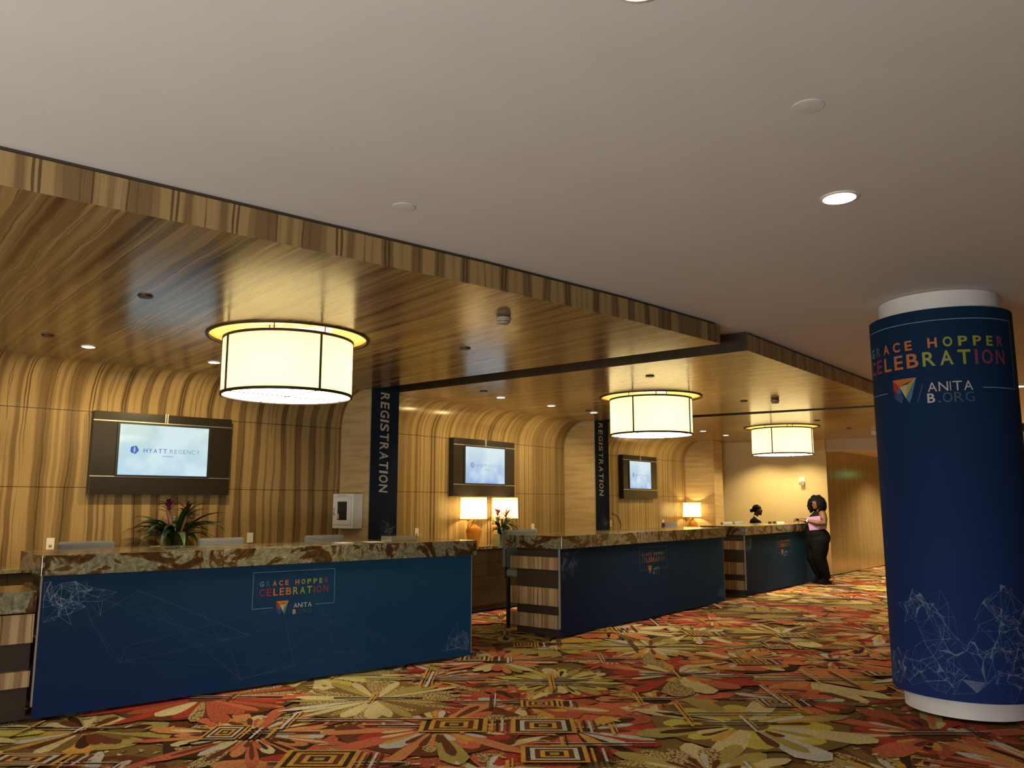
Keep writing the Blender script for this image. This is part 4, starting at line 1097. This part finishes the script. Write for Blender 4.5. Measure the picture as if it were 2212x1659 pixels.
# ------------------------------------------------------------------ people
def ell(c, rx, ry, n=20, tilt=0.0):
    """horizontal ellipse ring around c (x forward, y to the left)"""
    return [(c[0] + rx * math.cos(2 * PI * k / n), c[1] + ry * math.sin(2 * PI * k / n), c[2] + tilt * math.cos(2 * PI * k / n)) for k in range(n)]
def ball(mb, c, r, n=14, m=9):
    rs = []
    for i in range(1, m):
        a = PI * i / m
        rs.append([(c[0] + r[0] * math.sin(a) * math.cos(2 * PI * j / n), c[1] + r[1] * math.sin(a) * math.sin(2 * PI * j / n), c[2] - r[2] * math.cos(a)) for j in range(n)])
    mb.rings(rs)
def limb(mb, pts, rad, n=14): mb.tube(pts, rad, n)
def fuse(name, mb, mat, parent=None, voxel=.008, smooth=3):
    """weld overlapping volumes into one continuous skin"""
    me = mb.mesh('tmp'); bm = bmesh.new(); bm.from_mesh(me); bmesh.ops.recalc_face_normals(bm, faces=bm.faces); bm.to_mesh(me); bm.free()
    o = bpy.data.objects.new('tmp', me); C.objects.link(o)
    r = o.modifiers.new('r', 'REMESH'); r.mode = 'VOXEL'; r.voxel_size = voxel; r.use_smooth_shade = True
    s = o.modifiers.new('s', 'SMOOTH'); s.factor = .5; s.iterations = smooth
    dg = bpy.context.evaluated_depsgraph_get(); dg.update()
    m2 = bpy.data.meshes.new_from_object(o.evaluated_get(dg)); bpy.data.objects.remove(o); m2.name = name
    m2.materials.clear(); m2.materials.append(mat)
    m2.polygons.foreach_set('use_smooth', [True] * len(m2.polygons))
    q = bpy.data.objects.new(name, m2); C.objects.link(q)
    if parent: q.parent = parent
    return q
def head(mb, c, yaw, s=1.0):
    """skull, jaw, nose, lips, chin, ears; face towards +x turned by yaw"""
    cy_, sy_ = math.cos(yaw), math.sin(yaw)
    T = lambda x, y, z: (c[0] + s * (x * cy_ - y * sy_), c[1] + s * (x * sy_ + y * cy_), c[2] + s * z)
    rs = []
    for z, xf, xb, hw in ((-.112, .050, .0, .022), (-.102, .072, -.01, .040), (-.075, .082, -.045, .054), (-.045, .084, -.072, .064), (-.01, .082, -.090, .070), (.02, .080, -.098, .074), (.05, .082, -.098, .074), (.08, .072, -.085, .066), (.10, .050, -.06, .050), (.112, .018, -.025, .022)):
        cx = (xf + xb) / 2; hx = (xf - xb) / 2
        rs.append([T(cx + hx * math.cos(2 * PI * k / 22), hw * math.sin(2 * PI * k / 22), z) for k in range(22)])
    mb.rings(rs)
    limb(mb, [T(.078, 0, .018), T(.092, 0, -.005), T(.104, 0, -.026)], [.007 * s, .009 * s, .012 * s], 8)      # nose
    for sd in (-1, 1):
        ball(mb, T(.092, sd * .011, -.030), (.010 * s,) * 3, 8, 6)
        ball(mb, T(.050, sd * .040, -.030), (.026 * s,) * 3, 10, 7)                       # cheek
        ball(mb, T(-.008, sd * .074, -.005), (.016 * s, .008 * s, .028 * s), 10, 7)       # ear
        limb(mb, [T(.080, sd * .012, .030), T(.076, sd * .042, .028)], [.008 * s, .006 * s], 8)  # brow
    limb(mb, [T(.083, -.022, -.060), T(.091, 0, -.057), T(.083, .022, -.060)], [.004 * s, .007 * s, .004 * s], 8)
    limb(mb, [T(.081, -.019, -.069), T(.089, 0, -.070), T(.081, .019, -.069)], [.004 * s, .008 * s, .004 * s], 8)
    ball(mb, T(.066, 0, -.098), (.020 * s,) * 3, 10, 7)
    return T
def hand(mb, w_, d, up, side, curl):
    """palm, four jointed fingers and a thumb; w_ wrist, d pointing direction, up back of the hand, side = thumb side"""
    w_, d, up = Vector(w_), Vector(d).normalized(), Vector(up).normalized(); sd = d.cross(up).normalized() * side
    up = sd.cross(d).normalized() * (1 if sd.cross(d).dot(up) > 0 else -1)
    for k in range(4):
        o = sd * (.026 - .0175 * k)
        limb(mb, [w_ + o * .7, w_ + d * .045 + o * .95, w_ + d * .085 + o], [.013, .014, .0115], 8)
        ln = (.040, .045, .041, .032)[k]; p = w_ + d * .085 + o; a = curl * .5; pts = [p]
        for j in range(3):
            dr = d * math.cos(a) - up * math.sin(a); p = p + dr * ln * (1, .72, .55)[j]; pts.append(p); a += curl
        limb(mb, pts, [.0095, .009, .008, .0065], 8)
    b = w_ + d * .022 + sd * .026
    limb(mb, [b, b + d * .025 + sd * .022 - up * .008, b + d * .050 + sd * .026 - up * .02, b + d * .072 + sd * .02 - up * .03], [.013, .0115, .010, .007], 8)
M['skin'] = plain('brown_skin', (0.105, 0.050, 0.027, 1), 0.55, spec=.3, var=0.08, scale=9)
M['skin_dk'] = plain('dark_brown_skin', (0.030, 0.015, 0.010, 1), 0.6, spec=.25, var=0.08, scale=9)
M['hair'] = plain('black_hair', (0.004, 0.0035, 0.003, 1), 0.9, spec=.1, var=0.3, scale=50)
M['cloth_black'] = plain('black_cloth', (0.004, 0.004, 0.0045, 1), 0.9, spec=.1, var=0.2, scale=30)
M['lilac'] = plain('lilac_cover', (0.36, 0.19, 0.42, 1), 0.5, var=0.05)
M['eye'] = plain('eye_white', (0.30, 0.27, 0.24, 1), 0.4, spec=.2); M['iris'] = plain('dark_iris', (0.012, 0.007, 0.005, 1), 0.2); M['lip'] = plain('lips', (0.16, 0.045, 0.04, 1), 0.4)
def face_bits(T, parent, s=1.0):
    for sd in (-1, 1):
        mb = MB(); ball(mb, T(.073, sd * .029, .010), (.011 * s, .013 * s, .009 * s), 12, 8); e = mb.build('eye', M['eye'], parent, smooth=True)
        mb = MB(); ball(mb, T(.0815, sd * .029, .010), (.004 * s, .0065 * s, .0065 * s), 10, 7); mb.build('iris', M['iris'], e, smooth=True)
        mb = MB(); mb.tube([T(.0905, sd * .010, .034), T(.088, sd * .030, .039), T(.074, sd * .046, .034)], [.003 * s, .0035 * s, .002 * s], 6); mb.build('eyebrow', M['hair'], parent, smooth=True)
    mb = MB(); mb.tube([T(.088, -.018, -.064), T(.0955, 0, -.063), T(.088, .018, -.064)], [.003 * s, .0055 * s, .003 * s], 8); mb.build('lips', M['lip'], parent, smooth=True)
def torso(mb, secs, n=24): mb.rings([ell((cx, cy, z), hx, hy, n) for z, cx, cy, hx, hy in secs])

def standing_woman():
    # local axes: +x forward (towards the left of the picture), +y her left (towards the photographer)
    hz = 1.53; yaw = .80
    body = MB()
    TS = [(.66, .10, 0, .13, .15), (.73, .095, 0, .17, .18), (.80, .085, 0, .20, .205), (.88, .085, 0, .212, .225), (.95, .105, 0, .215, .215), (1.04, .135, 0, .175, .18), (1.12, .105, 0, .150, .165), (1.20, .085, 0, .150, .170), (1.27, .070, 0, .140, .175), (1.33, .045, 0, .105, .170), (1.37, .035, 0, .075, .12)]
    torso(body, TS)
    limb(body, [(.035, 0, 1.34), (.050, 0, 1.40), (.075, 0, 1.46)], [.062, .052, .050])
    T = head(body, (.10, .01, hz), yaw)
    LEG = {1: [(.085, .075, .94), (.09, .10, .82), (.105, .10, .66), (.115, .10, .48), (.055, .10, .28), (-.01, .095, .09)], -1: [(.085, -.075, .94), (.09, -.10, .82), (.135, -.10, .66), (.165, -.10, .48), (.095, -.10, .28), (.04, -.095, .09)]}
    LR = [.125, .158, .150, .112, .092, .058]
    for sd in (1, -1):
        limb(body, LEG[sd], LR, 18); a = LEG[sd][-1]
        body.rings([ell((a[0] + .045, a[1], z), hx, .040, 14) for z, hx in ((.012, .105), (.04, .10), (.07, .07), (.11, .052))])
    # left arm (towards the camera) folded forward over the folder; right arm reaching the desk
    LA = [(.04, .175, 1.325), (.045, .235, 1.23), (.045, .265, 1.145), (.16, .238, 1.150), (.30, .150, 1.185), (.345, .115, 1.195)]
    limb(body, LA, [.062, .066, .058, .052, .034, .028], 14); ball(body, (.04, .16, 1.32), (.07, .07, .07))
    RA = [(.05, -.165, 1.325), (.09, -.21, 1.22), (.12, -.21, 1.15), (.24, -.14, 1.18), (.36, -.03, 1.205), (.405, .0, 1.215)]
    limb(body, RA, [.06, .062, .054, .048, .033, .028], 14); ball(body, (.045, -.15, 1.32), (.065, .065, .065))
    hand(body, (.345, .115, 1.195), (1, -.35, .15), (0, .35, 1), -1, .75)
    hand(body, (.405, 0, 1.215), (1, .15, .05), (-.1, -.3, 1), 1, .65)
    root = fuse('person', body, M['skin'], voxel=.0065, smooth=3)
    tag(root, 'standing woman in black with curly hair and a lilac folder at the farthest desk', 'person')
    root.location = (6.01, 15.93, 0); root.rotation_euler = (0, 0, PI)
    face_bits(T, root)
    # clothes
    tr = MB(); torso(tr, [(.62, .11, 0, .12, .14), (.70, .10, 0, .175, .185), (.80, .085, 0, .214, .216), (.88, .085, 0, .224, .234), (.95, .105, 0, .226, .224), (1.03, .135, 0, .190, .192)])
    for sd in (1, -1): limb(tr, LEG[sd], [r + .012 for r in LR], 18)
    fuse('trousers', tr, M['cloth_black'], root, .009, 2)
    tp = MB(); torso(tp, [(1.00, .135, 0, .190, .194), (1.04, .135, 0, .186, .192), (1.12, .105, 0, .162, .177), (1.20, .085, 0, .164, .184), (1.27, .072, 0, .156, .188), (1.33, .042, 0, .124, .178), (1.372, .028, 0, .082, .118)])
    for sd in (1, -1): limb(tp, [(.10, sd * .085, 1.29), (.03, sd * .09, 1.375), (-.03, sd * .09, 1.30)], [.035, .026, .035], 10)
    fuse('tank_top', tp, M['cloth_black'], root, .009, 2)
    for sd in (1, -1):
        a = LEG[sd][-1]; sh = MB()
        sh.rings([ell((a[0] + .047, a[1], z), hx, hy, 16) for z, hx, hy in ((.0, .128, .047), (.022, .130, .050), (.05, .115, .049), (.085, .075, .052), (.115, .062, .054))])
        fuse('shoe', sh, M['cloth_black'], root, .008, 2)
    # big loose curls
    r2 = random.Random(8); hr = MB(); cy_, sy_ = math.cos(yaw), math.sin(yaw)
    ball(hr, T(-.030, 0, .055), (.118, .112, .088), 18, 12); ball(hr, T(-.070, 0, -.02), (.105, .130, .125), 18, 12)
    for k in range(260):
        z = r2.uniform(-.165, .140); a = r2.uniform(0, 2 * PI)
        w_ = .128 + .034 * math.sin(min(1, (z + .165) / .24) * PI) - (.085 * ((z - .05) / .09) ** 2 if z > .05 else 0)
        px, py, pz = -.045 + w_ * 1.02 * math.cos(a), w_ * math.sin(a), z
        if px > .030 and abs(py) < .058 and pz < .080: continue
        rr = r2.uniform(.016, .027); ball(hr, T(px, py, pz), (rr, rr, rr * 1.1), 8, 6)
    for sd in (-1, 1):
        for k in range(9): ball(hr, T(.018 - .004 * k, sd * (.078 + .004 * (k % 2)), .07 - .026 * k), (.026, .022, .028), 8, 6)
    fuse('hair', hr, M['hair'], root, .009, 1)
    mb = MB(); mb.tube([(.318, .137, 1.188), (.333, .125, 1.191)], [.038, .038], 14); mb.build('wristwatch', M['white'], root, smooth=40)
    fd = thing('folder', 'lilac folder held under the standing woman\'s forearm', 'folder', (6.01, 15.93, 0), PI)
    o = MB().box(-.155, .165, .0, .022, -.13, .125).build('cover', M['lilac'], fd, bevel=.006); o.location = (.155, .172, 1.155); o.rotation_euler = (0, R(7), R(-14))
    o2 = MB().box(-.03, .03, .022, .026, -.10, -.07).build('clasp', M['metal'], fd); o2.location = o.location; o2.rotation_euler = o.rotation_euler
    ph = thing('phone', 'small dark phone in the standing woman\'s hands over the farthest desk', 'phone', (6.01, 15.93, 0), PI)
    o = MB().box(-.06, .06, -.034, .034, -.004, .004).build('phone_body', M['black'], ph, bevel=.003); o.location = (.47, .022, 1.205); o.rotation_euler = (R(15), R(-25), R(20))
standing_woman()

def receptionist():
    hz = 1.385
    body = MB()
    torso(body, [(.70, 0, 0, .11, .16), (.80, 0, 0, .125, .175), (.90, 0, 0, .105, .155), (1.00, .01, 0, .115, .165), (1.09, .015, 0, .118, .175), (1.16, .0, 0, .095, .175), (1.21, -.01, 0, .06, .11)])
    limb(body, [(-.01, 0, 1.18), (.01, 0, 1.24), (.03, 0, 1.31)], [.056, .047, .046])
    T = head(body, (.055, 0, hz), -.10, .97)
    for sd in (1, -1):
        limb(body, [(0, sd * .085, .74), (.01, sd * .085, .42), (-.01, sd * .085, .07)], [.085, .062, .042])
        body.rings([ell((.03, sd * .085, z), hx, .036, 12) for z, hx in ((.01, .10), (.04, .095), (.075, .06), (.10, .045))])
        limb(body, [(-.01, sd * .175, 1.165), (.0, sd * .215, .98), (.06, sd * .21, .94), (.20, sd * .15, .985), (.245, sd * .13, 1.0)], [.052, .046, .042, .032, .026])
        hand(body, (.245, sd * .13, 1.0), (1, -sd * .2, -.05), (0, 0, 1), -sd, .45)
    root = fuse('person', body, M['skin_dk'], voxel=.0065, smooth=3)
    tag(root, 'receptionist in a dark blazer and glasses, hair in a bun, behind the farthest desk', 'person')
    root.location = (5.17, 17.45, 0); root.rotation_euler = (0, 0, -.12)
    face_bits(T, root, .97)
    bz = MB(); torso(bz, [(.72, 0, 0, .135, .185), (.80, 0, 0, .138, .19), (.90, 0, 0, .120, .17), (1.00, .01, 0, .130, .18), (1.09, .015, 0, .132, .188), (1.16, .0, 0, .108, .186), (1.205, -.015, 0, .062, .115)])
    for sd in (1, -1): limb(bz, [(-.01, sd * .172, 1.165), (.0, sd * .215, .98), (.06, sd * .21, .94), (.19, sd * .155, .98)], [.064, .058, .054, .044])
    fuse('blazer', bz, M['cloth_black'], root, .008, 2)
    sk = MB()
    for sd in (1, -1): limb(sk, [(0, sd * .085, .76), (.01, sd * .085, .42), (-.01, sd * .085, .10)], [.10, .076, .060])
    fuse('trousers', sk, M['cloth_black'], root, .009, 2)
    mb = MB()
    for sd in (1, -1): mb.tube([(-.035, sd * .052, 1.275), (.025, sd * .060, 1.235), (.105, sd * .035, 1.13), (.142, sd * .008, 1.03)], [.012, .016, .015, .008], 10)
    mb.build('shirt_collar', M['paper'], root, smooth=True)
    hr = MB(); ball(hr, T(-.018, 0, .030), (.092, .080, .090), 18, 12); ball(hr, T(-.122, 0, -.012), (.040, .044, .042), 12, 8)
    h = fuse('hair', hr, M['hair'], root, .006, 2)
    g = MB()
    for sd in (1, -1):
        g.tube([T(.097 + .002, sd * .030 + .022 * math.cos(k * PI / 8), .008 + .018 * math.sin(k * PI / 8)) for k in range(17)], .0016, 6)
        g.tube([T(.098, sd * .052, .012), T(.0, sd * .076, .012)], .0016, 6)
    g.tube([T(.100, -.009, .012), T(.103, 0, .015), T(.100, .009, .012)], .0016, 6)
    g.build('glasses', M['metal'], root)
receptionist()
